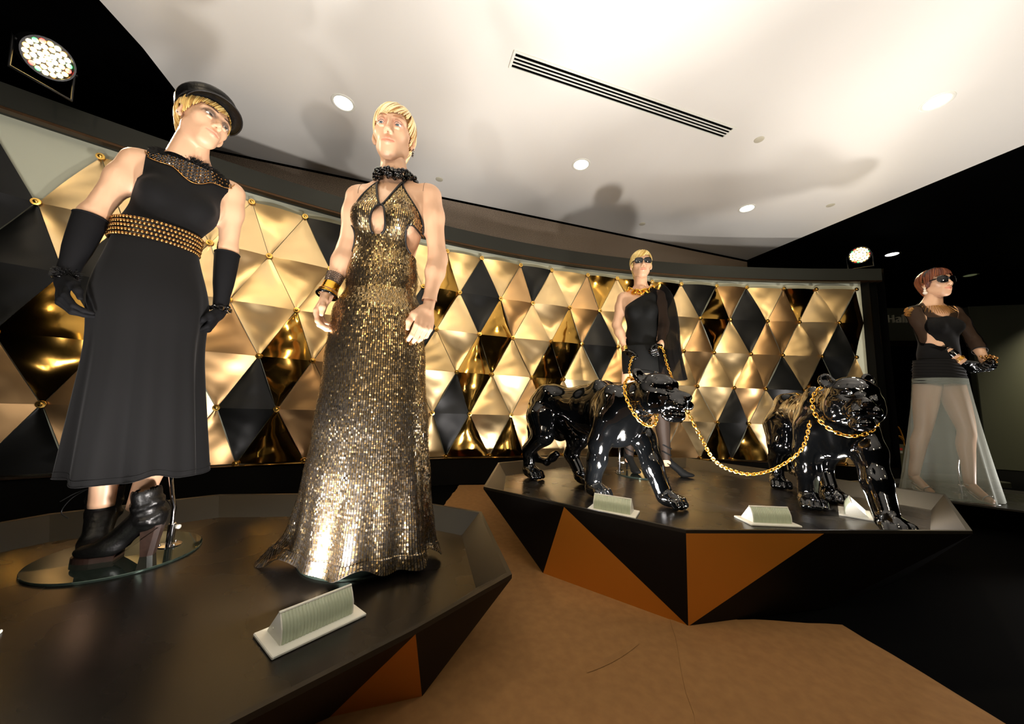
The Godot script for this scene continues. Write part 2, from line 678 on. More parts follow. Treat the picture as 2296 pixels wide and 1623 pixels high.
const LOOKS := {
	0: {-3: "S", -1: "S", 1: "S", 3: "B", 5: "S", 7: "S", 9: "S", 11: "S", 13: "B", 15: "S", 17: "M", 19: "M", 21: "M", 23: "B", 25: "T", 27: "S", 29: "M", 31: "S"},
	1: {-8: "S", -6: "B", -4: "S", -2: "S", 0: "S", 2: "S", 4: "S", 6: "S", 8: "M", 10: "B", 12: "T", 14: "S", 16: "T", 18: "S", 20: "S", 22: "S", 24: "M", 26: "B", 28: "T", 30: "S", 32: "M"},
	2: {-7: "S", -5: "B", -3: "B", -1: "S", 1: "S", 3: "S", 5: "S", 7: "B", 9: "S", 11: "M", 13: "S", 15: "M", 17: "B", 19: "S", 21: "S", 23: "T", 25: "S", 27: "T", 29: "S", 31: "B"},
	3: {-8: "S", -6: "M", -4: "M", -2: "S", 0: "T", 2: "M", 4: "T", 6: "S", 8: "S", 10: "M", 12: "S", 14: "M", 16: "S", 18: "T", 20: "S", 22: "S", 24: "S", 26: "T", 28: "B", 30: "M", 32: "S"},
	4: {-7: "S", -5: "T", -3: "T", -1: "S", 1: "B", 3: "T", 5: "S", 7: "S", 9: "B", 11: "S", 13: "T", 15: "S", 17: "M", 19: "S", 21: "T", 23: "S", 25: "B", 27: "S", 29: "M", 31: "S"},
	5: {-6: "B", -4: "B", -2: "M", 0: "T", 2: "M", 4: "S", 6: "M", 8: "S", 10: "M", 12: "M", 14: "S", 16: "S", 18: "M", 20: "M", 22: "T", 24: "M", 26: "M", 28: "M", 30: "S", 32: "S"},
}

func panel(c: int, k: int, r: RandomNumberGenerator) -> Mb:
	var m := Mb.new()
	var n := wall_n(c)
	var L := vertex(c - 1, k)
	var R := vertex(c + 1, k)
	var T := vertex(c, k - 1) if k > 0 else Vector3.ZERO
	var D := vertex(c, k + 1) if k < 5 else Vector3.ZERO
	var amp := r.randf_range(0.011, 0.032)
	var low := r.randf_range(0.35, 1.0)
	var tw := r.randf_range(-0.012, 0.012)
	var bow := r.randf_range(-0.010, 0.014)
	var ph := r.randf_range(0.0, TAU)
	var N := 12
	for half in 2:
		if half == 0 and k == 0 or half == 1 and k == 5:
			continue
		var top := half == 0
		var apex := T if top else D
		var s := m.v.size()
		for j in N + 1:
			var f := float(j) / N * 0.985
			for h in N + 1:
				var u := float(h) / N * 2.0 - 1.0
				var base := L.lerp(R, 0.5 + 0.488 * u)
				var p := base.lerp(apex, f)
				var w := (1.0 - u * u)
				var fold := amp * w * (1.0 - f) * (1.0 - f)                  # the ridge along the crease
				var belly := amp * low * sin(PI * f) * (0.25 if top else -0.8) * (0.4 + 0.6 * w)
				var twist := tw * u * sin(PI * f)
				var edge := bow * absf(u) * absf(u) * sin(PI * f)
				var ripple := (0.0016 * sin(9.0 * f + 2.2 * u + ph) + 0.0007 * sin(21.0 * f - 3.0 * u + ph * 2.0)) * w
				m.p(p + n * (fold + belly + twist + edge + ripple), Vector2(u * 0.5 + 0.5, f))
		for j in N:
			for h in N:
				var a := s + j * (N + 1) + h
				if top:
					m.q(a, a + 1, a + N + 2, a + N + 1)
				else:
					m.q(a, a + N + 1, a + N + 2, a + 1)
	return m

func display_wall() -> void:
	var back := Mb.new()
	ribbon(back, -9.5, 32.95, 0.235, 2.42, -0.10, -0.014)
	var wall := struct("wall_back", back, M["backing white"], "pale curved backing wall behind the gold panels")
	var f := Mb.new()
	ribbon(f, -9.5, 33.3, 2.332, 2.47, -0.10, 0.10)
	var fascia := obj("fascia", f, M["fascia"], wall, "dark olive curved fascia above the gold panels")
	f = Mb.new()
	ribbon(f, -9.5, 33.3, 2.316, 2.3315, 0.05, 0.098)
	obj("trim_strip", f, M["bronze trim"], fascia)
	f = Mb.new()
	ribbon(f, -9.5, 33.3, 0.0, 0.234, -0.10, 0.10)
	var foot := obj("base_band", f, M["wall base"], wall, "black band under the gold panels")
	f = Mb.new()
	ribbon(f, -9.5, 33.3, 0.2345, 0.240, -0.10, 0.11)
	obj("base_ledge", f, M["bronze trim"], foot)
	f = Mb.new()
	ribbon(f, 32.6, 33.0, 0.2345, 2.331, -0.10, 0.10)
	ribbon(f, 33.0, 33.4, 0.0, 2.47, -0.14, 0.10)
	obj("end_post", f, M["wall base"], wall, "dark post closing the right end of the wall")
	f = Mb.new()
	ribbon(f, 32.65, 32.95, 1.55, 2.2, 0.1005, 0.104)
	obj("bronze_plate", f, M["bronze trim"], wall)
	var looks := {"S": M["gold satin"], "T": M["gold bronze satin"], "M": M["gold mirror"], "B": M["black panel"]}
	var says := {"S": "brushed pale gold panel", "T": "brushed bronze panel", "M": "polished gold panel", "B": "matt black panel"}
	var r := RandomNumberGenerator.new()
	for k in LOOKS:
		for c in LOOKS[k]:
			r.seed = k * 131 + c * 17 + 900
			obj("panel", panel(c, k, r), looks[LOOKS[k][c]], wall, says[LOOKS[k][c]])
	# fasteners: a washer and a domed screw at every corner
	var b := Mb.new()
	lathe(b, [Vector2(0.0, 0.0), Vector2(0.021, 0.0), Vector2(0.0225, 0.003), Vector2(0.021, 0.006), Vector2(0.011, 0.0065), Vector2(0.0105, 0.011), Vector2(0.006, 0.0145), Vector2(0.0, 0.0155)], 16)
	var bm := b.mesh()
	for k in 6:
		for c in range(-8, 33):
			if posmod(c + k, 2) == 0 and (k > 0 or c > -5):
				var n := wall_n(c)
				shared("fastener", bm, Transform3D(frame_on(n), vertex(c, k) + n * 0.012), M["gold button"], wall)

func room() -> void:
	var m := Mb.new()
	slab(m, PackedVector2Array([Vector2(-5.5, 4.5), Vector2(-5.5, -9), Vector2(11, -9), Vector2(11, 4.5)]), -0.12, -0.004)
	struct("floor", m, M["void black"], "dark floor of the hall beyond the brown paper")
	m = Mb.new()
	slab(m, PackedVector2Array([Vector2(-2.2, 2.6), Vector2(-2.30, 0.9), Vector2(-2.42, -1.2), Vector2(-2.532, -2.067), Vector2(-2.625, -2.417), Vector2(-2.883, -3.01), Vector2(3.402, -4.926), Vector2(4.017, -2.781), Vector2(5.0, 0.6), Vector2(5.4, 2.6)]), CEIL, CEIL + 0.08)
	struct("ceiling", m, M["ceiling white"], "white ceiling panel above the mannequins")
	m = Mb.new()
	slab(m, PackedVector2Array([Vector2(-5.5, 4.5), Vector2(-5.5, -9), Vector2(11, -9), Vector2(11, 4.5)]), 3.35, 3.45)
	struct("ceiling_dark", m, M["void black"], "black hall ceiling around the white panel")
	# granite wall behind the curved display, meeting the white ceiling with a shadow gap
	var a := Vector3(-3.4, 0, -2.84)
	var d := Vector3(3.402, 0, -4.926)
	var back := Vector3(-0.29, 0, -0.957) * 0.12
	m = Mb.new()
	var y0 := 1.9
	var y1 := CEIL - 0.03
	m.face([a + Vector3.UP * y0, d + Vector3.UP * y0, d + Vector3.UP * y1, a + Vector3.UP * y1])
	m.face([d + Vector3.UP * y0, d + back + Vector3.UP * y0, d + back + Vector3.UP * y1, d + Vector3.UP * y1])
	m.face([d + back + Vector3.UP * y0, a + back + Vector3.UP * y0, a + back + Vector3.UP * y1, d + back + Vector3.UP * y1])
	m.face([a + Vector3.UP * y1, d + Vector3.UP * y1, d + back + Vector3.UP * y1, a + back + Vector3.UP * y1])
	m.face([a + back + Vector3.UP * y0, d + back + Vector3.UP * y0, d + Vector3.UP * y0, a + Vector3.UP * y0])
	struct("wall_rear", m, M["granite"], "speckled granite wall above the curved fascia")
	m = Mb.new()
	for w in [[Vector3(-5.5, 1.7, -2.25), Vector3(0.1, 3.4, 13.5)], [Vector3(11, 1.7, -2.25), Vector3(0.1, 3.4, 13.5)], [Vector3(2.75, 1.7, -9), Vector3(16.5, 3.4, 0.1)], [Vector3(2.75, 1.7, 4.5), Vector3(16.5, 3.4, 0.1)]]:
		box(m, w[0], w[1])
	struct("wall_hall", m, M["void black"], "black outer walls of the dark hall")

# ---- plinths ------------------------------------------------------------
func plinth(label: String, rim: Array, inner: Array, low: Array, y_floor: float, y_rim: float, facets: Array) -> void:
	var mid := Vector3.ZERO
	for p in rim:
		mid += Vector3(p.x, 0, p.y) / rim.size()
	var o := thing("plinth", label, "plinth", mid)
	var m := Mb.new()
	slab(m, PackedVector2Array(inner), y_floor - 0.02, y_floor)
	obj("deck", m, M["plinth black"], o)
	m = Mb.new()
	var lips := []
	for k in rim.size():
		lips.append((rim[k] as Vector2).lerp(inner[k], 0.14))
	var n := rim.size()
	for k in n:
		var e := (k + 1) % n
		var r0 := Vector3(rim[k].x, y_rim, rim[k].y)
		var r1 := Vector3(rim[e].x, y_rim, rim[e].y)
		var l0 := Vector3(lips[k].x, y_rim, lips[k].y)
		var l1 := Vector3(lips[e].x, y_rim, lips[e].y)
		var i0 := Vector3(inner[k].x, y_floor, inner[k].y)
		var i1 := Vector3(inner[e].x, y_floor, inner[e].y)
		m = Mb.new()
		m.face([r0, r1, l1, l0])
		m.face([l0, l1, i1, i0])
		m.face([r0 - Vector3.UP * 0.012, r1 - Vector3.UP * 0.012, r1, r0])
		m.face([i0 - Vector3.UP * 0.02, i1 - Vector3.UP * 0.02, r1 - Vector3.UP * 0.012, r0 - Vector3.UP * 0.012])
		obj("rim_board", m, M["rim black"], o)
	for f in facets:
		m = Mb.new()
		var p := []
		var c := Vector3.ZERO
		for q in f[1]:
			var v: Vector3
			if q is String:
				var b: Vector2 = low[int(q)]
				v = Vector3(b.x, 0.0, b.y)
			else:
				var fl := int(floor(q)) % n
				var rp: Vector2 = (rim[fl] as Vector2).lerp(rim[(fl + 1) % n], fposmod(q, 1.0))
				v = Vector3(rp.x, y_rim - 0.012, rp.y)
			p.append(v)
			c += v / 3.0
		var nn: Vector3 = (p[1] - p[0]).cross(p[2] - p[0]).normalized()
		if nn.dot(c - mid - Vector3.UP * 0.1) < 0.0:
			p.reverse()
			nn = -nn
		var q3 := []
		for v in p:
			q3.append(v - nn * 0.012)
		m.face(p)
		m.face([q3[2], q3[1], q3[0]])
		for e in 3:
			m.face([p[(e + 1) % 3], p[e], q3[e], q3[(e + 1) % 3]])
		obj("facet", m, M["facet gold" if f[0] else "facet black"], o, "gold triangular facet" if f[0] else "black triangular facet")

func plinths() -> void:
	var rim := [Vector2(-2.05, -1.0), Vector2(-1.866, -1.505), Vector2(-1.477, -1.874), Vector2(-0.783, -2.022), Vector2(-0.117, -1.760), Vector2(0.026, -1.147), Vector2(-0.195, -0.870), Vector2(-0.62, -0.40), Vector2(-1.6, -0.42)]
	var inn := [Vector2(-1.90, -1.0), Vector2(-1.727, -1.409), Vector2(-1.362, -1.745), Vector2(-0.72, -1.853), Vector2(-0.193, -1.643), Vector2(-0.087, -1.200), Vector2(-0.262, -0.925), Vector2(-0.67, -0.50), Vector2(-1.52, -0.52)]
	var low := [Vector2(-1.75, -1.1), Vector2(-1.5, -1.5), Vector2(-1.0, -1.72), Vector2(-0.45, -1.62), Vector2(-0.197, -1.0), Vector2(-0.40, -0.93), Vector2(-0.75, -0.62), Vector2(-1.4, -0.62)]
	plinth("low faceted plinth carrying the two foreground mannequins", rim, inn, low, FLOOR_ONE, 0.238, [
		[false, [0.0, 1.0, "0"]], [true, [1.0, "0", "1"]], [false, [1.0, 2.0, "1"]], [true, [2.0, "1", "2"]], [false, [2.0, 3.0, "2"]], [true, [3.0, "2", "3"]], [false, [3.0, 4.0, "3"]], [false, [4.0, "3", "4"]], [false, [4.0, 5.0, "4"]],
		[false, [5.0, 6.0, "4"]], [true, [6.0, "4", "5"]], [false, [6.0, 7.0, "5"]], [true, [7.0, "5", "6"]], [false, [7.0, 8.0, "6"]], [true, [8.0, "6", "7"]], [false, [8.0, 9.0, "7"]], [false, [0.0, "7", "0"]]])
	rim = [Vector2(-0.122, -1.888), Vector2(-0.072, -2.661), Vector2(0.492, -3.129), Vector2(1.673, -3.366), Vector2(2.629, -2.167), Vector2(1.877, -1.470), Vector2(1.218, -1.402), Vector2(0.661, -1.343), Vector2(0.257, -1.621)]
	inn = [Vector2(-0.02, -1.925), Vector2(-0.011, -2.49), Vector2(0.479, -2.968), Vector2(1.571, -3.172), Vector2(2.372, -2.028), Vector2(1.80, -1.555), Vector2(1.21, -1.475), Vector2(0.69, -1.425), Vector2(0.30, -1.690)]
	low = [Vector2(0.180, -1.695), Vector2(0.662, -1.342), Vector2(1.30, -1.50), Vector2(1.85, -1.75), Vector2(2.15, -2.2), Vector2(1.4, -3.0), Vector2(0.55, -2.85), Vector2(0.12, -2.4)]
	plinth("large faceted plinth carrying the two black panthers", rim, inn, low, FLOOR_TWO, 0.325, [
		[false, [0.0, 8.0, "0"]], [true, [8.0, "0", "1"]], [false, [8.0, 7.0, "1"]], [true, [7.0, 6.0, "1"]], [false, [6.0, "1", "2"]], [false, [6.0, 5.0, "2"]], [false, [5.0, "2", "3"]], [true, [5.0, 4.0, "3"]], [false, [4.0, "3", "4"]],
		[false, [4.0, 3.0, "4"]], [true, [3.0, "4", "5"]], [false, [3.0, 2.0, "5"]], [true, [2.0, "5", "6"]], [false, [2.0, 1.0, "6"]], [true, [1.0, "6", "7"]], [false, [1.0, 0.0, "7"]], [false, [0.0, "7", "0"]]])
	rim = [Vector2(3.0, -2.75), Vector2(3.05, -3.25), Vector2(3.8, -3.5), Vector2(4.6, -3.0), Vector2(4.4, -2.35), Vector2(3.45, -2.40)]
	inn = [Vector2(3.08, -2.78), Vector2(3.13, -3.18), Vector2(3.8, -3.4), Vector2(4.5, -2.97), Vector2(4.33, -2.44), Vector2(3.5, -2.48)]
	low = [Vector2(3.3, -2.8), Vector2(3.4, -3.1), Vector2(3.8, -3.2), Vector2(4.3, -2.9), Vector2(4.2, -2.6), Vector2(3.6, -2.6)]
	plinth("dark plinth at far right under the mannequin in the long skirt", rim, inn, low, 0.174, 0.19, [
		[false, [0.0, 1.0, "0"]], [false, [1.0, "0", "1"]], [false, [1.0, 2.0, "1"]], [false, [2.0, "1", "2"]], [false, [2.0, 3.0, "2"]], [false, [3.0, "2", "3"]], [false, [3.0, 4.0, "3"]], [false, [4.0, "3", "4"]], [false, [4.0, 5.0, "4"]], [false, [5.0, "4", "5"]], [false, [5.0, 6.0, "5"]], [false, [0.0, "5", "0"]]])

func floor_paper() -> void:
	var r := RandomNumberGenerator.new()
	r.seed = 4
	var sheets := [
		["far", [Vector2(-0.44, -3.345), Vector2(-0.12, -3.42), Vector2(0.35, -2.55), Vector2(0.25, -1.95), Vector2(-0.6, -1.95), Vector2(-0.46, -2.67)], "brown floor paper running back between the two plinths", 0.0],
		["mid", [Vector2(-0.7, -2.05), Vector2(0.3, -2.03), Vector2(0.75, -1.40), Vector2(0.66, -0.62), Vector2(-0.9, -0.66)], "brown floor paper in the gap beside the low plinth", 0.0016],
		["near", [Vector2(0.62, -1.40), Vector2(1.249, -1.385), Vector2(1.275, -1.15), Vector2(1.30, -0.8), Vector2(1.34, 0.4), Vector2(1.34, 1.3), Vector2(-1.2, 1.3), Vector2(-1.0, -0.72), Vector2(0.45, -0.86)], "brown floor paper nearest the camera with a ragged black edge", 0.0032]]
	for s in sheets:
		var poly := PackedVector2Array()
		var pts: Array = s[1]
		for k in pts.size():
			var a: Vector2 = pts[k]
			var b: Vector2 = pts[(k + 1) % pts.size()]
			var n := maxi(1, int(a.distance_to(b) / 0.06))
			for j in n:
				var w := Vector2(r.randf_range(-1, 1), r.randf_range(-1, 1)) * 0.005
				poly.append(a.lerp(b, float(j) / n) + (w if j else Vector2.ZERO))
		var m := Mb.new()
		slab(m, poly, -0.003 + s[3], -0.0008 + s[3])
		var o := obj("floor_paper", m, M["kraft paper"])
		tag(o, s[2], "floor paper", "brown paper sheets on the floor")
	var m := Mb.new()
	for j in 8:
		var f := j / 7.0
		var a := Vector3(lerpf(0.25, 0.45, f), 0.0025, lerpf(-1.10, -1.235, f) + 0.012 * sin(f * PI))
		var b := Vector3(lerpf(0.25, 0.45, f), 0.0025 + 0.008 * sin(f * PI), lerpf(-1.118, -1.25, f) + 0.012 * sin(f * PI))
		m.p(a)
		m.p(b)
		if j:
			m.q(j * 2 - 2, j * 2, j * 2 + 1, j * 2 - 1)
	tag(obj("paper_flap", m, M["kraft paper"]), "torn lifted flap in the brown floor paper", "paper flap")

# ---- fittings -----------------------------------------------------------
func ceiling_fittings() -> void:
	var spots := [
		[Vector3(-1.377, CEIL, -2.442), "recessed downlight nearest above the gold gown mannequin"],
		[Vector3(0.572, CEIL, -3.024), "recessed downlight left of the air vent's far end, mid ceiling"],
		[Vector3(2.938, CEIL, -2.228), "large bright recessed downlight at the upper right of the ceiling"],
		[Vector3(2.523, CEIL, -3.618), "recessed downlight above the panthers near the ceiling's far corner"],
		[Vector3(-0.96, CEIL, -1.05), "unseen recessed downlight over the photographer's left side of the low plinth"],  # out of view, continues the grid, lights the foreground figures
		[Vector3(1.41, CEIL, -0.25), "unseen recessed downlight over the brown paper in front of the large plinth"],  # out of view, lights the paper and the plinth fronts
		[Vector3(3.36, CEIL, -0.84), "unseen recessed downlight over the black floor right of the large plinth"],  # out of view, lights the right side from above
		[Vector3(5.145, CEIL, -4.561), "lone lit downlight in the black ceiling beside the coloured spotlight"],
		[Vector3(9.3, CEIL, -5.3), "unseen recessed downlight lighting the grey green wall beyond the headband mannequin"],  # out of view, placed to light the grey green wall
		[Vector3(6.977, CEIL, -5.144), "dim unlit downlight in the black ceiling above the headband mannequin"]]
	for k in spots.size():
		var at: Vector3 = spots[k][0]
		var o := thing("downlight", spots[k][1], "ceiling light", at, "recessed downlights")
		var m := Mb.new()
		lathe(m, [Vector2(0.066, -0.001), Vector2(0.070, -0.005), Vector2(0.080, -0.006), Vector2(0.086, -0.003), Vector2(0.087, 0.0)], 32, Transform3D(Basis(), at), true)
		obj("trim_ring", m, M["white metal"] if k < 7 else M["par black"], o)
		m = Mb.new()
		lathe(m, [Vector2(0.0, -0.0035), Vector2(0.05, -0.0032), Vector2(0.068, -0.0015)], 32, Transform3D(Basis(), at), true)
		obj("lens", m, M["downlight lens"] if k < 9 else M["dim lens"], o)
		if k < 9:
			var l := SpotLight3D.new()
			l.name = "light"
			l.light_energy = 0.35 if k < 4 else (0.5 if k < 7 else (3.0 if k == 7 else 14.0))
			l.light_color = Color(1.0, 0.95, 0.82)
			l.spot_angle = 55.0
			l.spot_range = 8.0
			l.spot_attenuation = 2.0
			l.light_size = 0.06
			l.shadow_enabled = true
			o.add_child(l)
			l.position = Vector3(0, -0.02, 0)
			l.rotation.x = -PI / 2
	# long slot vent
	var a := Vector3(-0.0865, CEIL, -2.04)
	var b := Vector3(1.685, CEIL, -2.582)
	var d := (b - a).normalized()
	var w := d.cross(Vector3.UP).normalized()
	var length := a.distance_to(b)
	var xf := Transform3D(Basis(d, Vector3.UP, -w), (a + b) * 0.5)
	var o := thing("ceiling_vent", "long white slot air vent with four dark slots in the ceiling", "vent", xf.origin)
	var m := Mb.new()
	var half := 0.062
	box(m, Vector3(0, -0.004, half - 0.006), Vector3(length, 0.010, 0.014), 0.002, xf)
	box(m, Vector3(0, -0.004, -half + 0.006), Vector3(length, 0.010, 0.014), 0.002, xf)
	box(m, Vector3(length / 2 - 0.009, -0.004, 0), Vector3(0.018, 0.010, half * 2 - 0.026), 0.002, xf)
	box(m, Vector3(-length / 2 + 0.009, -0.004, 0), Vector3(0.018, 0.010, half * 2 - 0.026), 0.002, xf)
	obj("frame", m, M["white metal"], o)
	m = Mb.new()
	box(m, Vector3(0, -0.0012, 0), Vector3(length - 0.036, 0.002, half * 2 - 0.026), 0.0, xf)
	obj("dark_plenum", m, M["dark slot"], o)
	for k in 3:
		m = Mb.new()
		box(m, Vector3(0, -0.0055, -0.0245 + 0.0245 * k), Vector3(length - 0.036, 0.006, 0.0095), 0.0015, xf)
		obj("slat", m, M["white metal"], o)
	var covers := [[Vector3(-0.816, CEIL, -3.327), "small round ceiling cover over the gold gown mannequin's shoulder"], [Vector3(1.521, CEIL, -4.033), "small round ceiling cover above the sunglasses mannequin"], [Vector3(3.336, CEIL, -3.499), "small round ceiling cover near the right edge of the white ceiling"], [Vector3(1.964, CEIL, -2.638), "round ceiling cover just past the vent's right end"]]
	for c in covers:
		m = Mb.new()
		lathe(m, [Vector2(0, -0.008), Vector2(0.028, -0.007), Vector2(0.036, -0.003), Vector2(0.037, 0.0)], 24, Transform3D(Basis(), c[0]), true)
		var s := obj("ceiling_cover", m, M["cover white"])
		tag(s, c[1], "sprinkler cover", "round covers on the ceiling")

func uplighter(at: Vector3, long: Vector3, label: String, energy: float, lean := 0.44) -> void:
	# local x runs along the body, z towards the open glowing side
	var x := long.normalized()
	var xf := Transform3D(Basis(x, Vector3.UP, x.cross(Vector3.UP)), at)
	var o := thing("uplighter", label, "floor light", at, "white uplighters on the plinths")
	var m := Mb.new()
	box(m, Vector3(0, 0.004, 0), Vector3(0.225, 0.008, 0.125), 0.002, xf)
	obj("flange", m, M["white metal"], o)
	m = Mb.new()
	var prof := [Vector2(-0.036, 0.008), Vector2(-0.037, 0.024), Vector2(-0.034, 0.042), Vector2(-0.026, 0.058), Vector2(-0.016, 0.070)]
	var ribs := 22
	for k in ribs:
		var x0 := lerpf(-0.085, 0.085, float(k) / ribs)
		var x1 := lerpf(-0.085, 0.085, float(k + 1) / ribs)
		var s := m.v.size()
		for j in 5:
			var f := j / 4.0
			var bulge := 0.0018 * sin(PI * f)
			for pr in prof:
				m.p(xf * Vector3(lerpf(x0, x1, f), pr.y, pr.x - bulge))
		for j in 4:
			for h in 4:
				m.q(s + j * 5 + h, s + (j + 1) * 5 + h, s + (j + 1) * 5 + h + 1, s + j * 5 + h + 1)
	obj("ribbed_back", m, M["ribbed glass"], o, "ribbed translucent greenish back")
	for sx in [-1.0, 1.0]:
		m = Mb.new()
		var p := [Vector3(0, 0.008, -0.036), Vector3(0, 0.024, -0.037), Vector3(0, 0.042, -0.034), Vector3(0, 0.058, -0.026), Vector3(0, 0.072, -0.016), Vector3(0, 0.071, -0.010), Vector3(0, 0.012, 0.045), Vector3(0, 0.008, 0.045)]
		var p0 := []
		var p1 := []
		for v in p:
			p0.append(xf * (v + Vector3(0.0865 * sx - 0.0015, 0, 0)))
			p1.append(xf * (v + Vector3(0.0865 * sx + 0.0015, 0, 0)))
		var rev := p0.duplicate()
		m.face(p1)
		rev.reverse()
		m.face(rev)
		for k in 8:
			m.face([p0[k], p0[(k + 1) % 8], p1[(k + 1) % 8], p1[k]])
		lathe(m, [Vector2(0.003, 0.0), Vector2(0.003, 0.0015), Vector2(0.0, 0.002)], 10, xf * Transform3D(frame_on(Vector3(sx, 0, 0)), Vector3(0.088 * sx, 0.028, 0.012)))
		obj("end_cap", m, M["white metal"], o)
	m = Mb.new()
	tube(m, [xf * Vector3(-0.088, 0.0715, -0.0135), xf * Vector3(0.088, 0.0715, -0.0135)], [0.0042], 8)
	obj("top_bead", m, M["white metal"], o)
	m = Mb.new()
	m.face([xf * Vector3(0.084, 0.010, 0.040), xf * Vector3(0.084, 0.066, -0.010), xf * Vector3(-0.084, 0.066, -0.010), xf * Vector3(-0.084, 0.010, 0.040)])
	obj("lamp_glass", m, M["lamp face"], o, "glowing lamp face")
	var l := AreaLight3D.new()
	l.name = "light"
	l.area_size = Vector2(0.165, 0.08)
	l.light_energy = energy
	l.light_color = Color(1.0, 0.97, 0.95)
	l.shadow_enabled = true
	l.area_range = 12.0
	l.area_attenuation = 2.0
	o.add_child(l)
	var n := (xf.basis * Vector3(0, 0.90, lean)).normalized()
	l.position = xf.basis * Vector3(0, 0.055, 0.030)
	l.basis = Basis.looking_at(n, x)

func uplighters() -> void:
	uplighter(Vector3(-0.487, FLOOR_ONE, -0.982), Vector3(-0.13, 0, 0.165), "white ribbed uplighter in front of the gold gown mannequin", 3.3)
	uplighter(Vector3(0.515, FLOOR_TWO, -1.755), Vector3(-0.155, 0, -0.085), "white uplighter beside the left panther's forward paw", 5.5)
	uplighter(Vector3(1.20, FLOOR_TWO, -1.68), Vector3(-0.29, 0, -0.0), "white uplighter on the front edge between the two panthers", 4.5)
	uplighter(Vector3(1.80, FLOOR_TWO, -1.88), Vector3(0.17, 0, -0.19), "glowing uplighter behind the right panther's front leg", 3.5)
	uplighter(Vector3(-1.25, FLOOR_ONE, -0.80), Vector3(0.16, 0, -0.10), "unseen white uplighter at the left end of the low plinth before the capped mannequin", 2.4, 0.1)  # out of view, placed to light the capped mannequin and the ceiling
	uplighter(Vector3(-0.9, 0.0, 0.95), Vector3(1, 0, 0), "added white uplighter on the brown paper behind the camera to the left", 9.0, 0.0)  # added behind the camera to brighten the ceiling and gold panels
	uplighter(Vector3(1.1, 0.0, 0.9), Vector3(1, 0, 0), "added white uplighter on the brown paper behind the camera to the right", 4.0, 0.0)  # second added lamp, fill for the right part of the ceiling
	uplighter(Vector3(4.22, 0.174, -2.55), Vector3(0.10, 0, 0.16), "unseen white uplighter on the far right plinth before the headband mannequin", 4.0)  # out of view, placed to light the legs of the headband mannequin

func par_can(at: Vector3, aim: Vector3, label: String, energy: float) -> void:
	var o := thing("par_light", label, "stage light", at, "coloured LED stage lights")
	var b := frame_on((aim - at).normalized())
	var xf := Transform3D(b, at)
	var m := Mb.new()
	lathe(m, [Vector2(0.0, -0.17), Vector2(0.07, -0.165), Vector2(0.095, -0.10), Vector2(0.10, 0.0), Vector2(0.10, 0.018), Vector2(0.092, 0.018), Vector2(0.092, 0.0), Vector2(0.0, -0.001)], 32, xf)
	obj("housing", m, M["par black"], o)
	m = Mb.new()
	tube(m, [xf * Vector3(-0.108, 0.0, 0), xf * Vector3(-0.11, -0.05, -0.02), at + b.x * -0.11 + Vector3(0, -0.16, 0), at + b.x * 0.11 + Vector3(0, -0.16, 0), xf * Vector3(0.11, -0.05, -0.02), xf * Vector3(0.108, 0.0, 0)], [0.008], 6)
	obj("yoke", m, M["par black"], o)
	var k := 0
	for ringi in 4:
		var cnt := 1 if ringi == 0 else ringi * 6
		for j in cnt:
			var a := TAU * j / cnt
			var r := 0.0255 * ringi
			m = Mb.new()
			lathe(m, [Vector2(0.0122, 0.002), Vector2(0.0122, 0.006), Vector2(0.008, 0.011), Vector2(0.0, 0.0125)], 8, xf * Transform3D(Basis(), Vector3(cos(a) * r, 0, sin(a) * r)), true)
			obj("led", m, M[["led white", "led amber", "led red", "led green", "led white", "led amber"][(k * 5 + ringi) % 6 if ringi == 3 else (0 if (k + ringi) % 3 else 1)]], o)
			k += 1
	var l := SpotLight3D.new()
	l.name = "light"
	l.light_energy = energy
	l.light_color = Color(1.0, 0.91, 0.76)
	l.spot_angle = 38.0
	l.spot_range = 12.0
	l.spot_attenuation = 2.0
	l.light_size = 0.08
	l.shadow_enabled = true
	o.add_child(l)
	l.global_position = xf * Vector3(0, 0.03, 0)
	l.global_basis = Basis.looking_at(b.y, Vector3.UP)

func par_cans() -> void:
	glow("led white", Color(1.0, 0.93, 0.62), 16.0)
	glow("led amber", Color(1.0, 0.66, 0.22), 14.0)
	glow("led red", Color(1.0, 0.10, 0.03), 7.0)
	glow("led green", Color(0.08, 0.9, 0.35), 4.0)
	par_can(Vector3(-2.66, 2.57, -1.75), Vector3(0.1, 0.9, -0.9), "coloured LED spotlight glowing at the upper left corner", 3.0)
	par_can(Vector3(4.14, 2.71, -4.02), Vector3(0.6, 1.0, 0.2), "coloured LED spotlight standing on the wall's right end", 3.0)
	par_can(Vector3(-1.3, 2.80, 1.5), Vector3(-0.9, 1.3, -3.2), "unseen coloured LED spotlight behind the camera lighting the wall's left half", 2.2)  # out of view, placed to light the left gold panels
	par_can(Vector3(1.0, 2.80, 1.9), Vector3(0.8, 1.3, -3.8), "unseen coloured LED spotlight behind the camera lighting the wall's middle", 4.2)  # out of view, placed to light the middle gold panels
	par_can(Vector3(3.4, 2.80, 1.3), Vector3(2.8, 1.2, -4.0), "unseen coloured LED spotlight behind the camera lighting the wall's right half", 5.5)  # out of view, placed to light the right gold panels

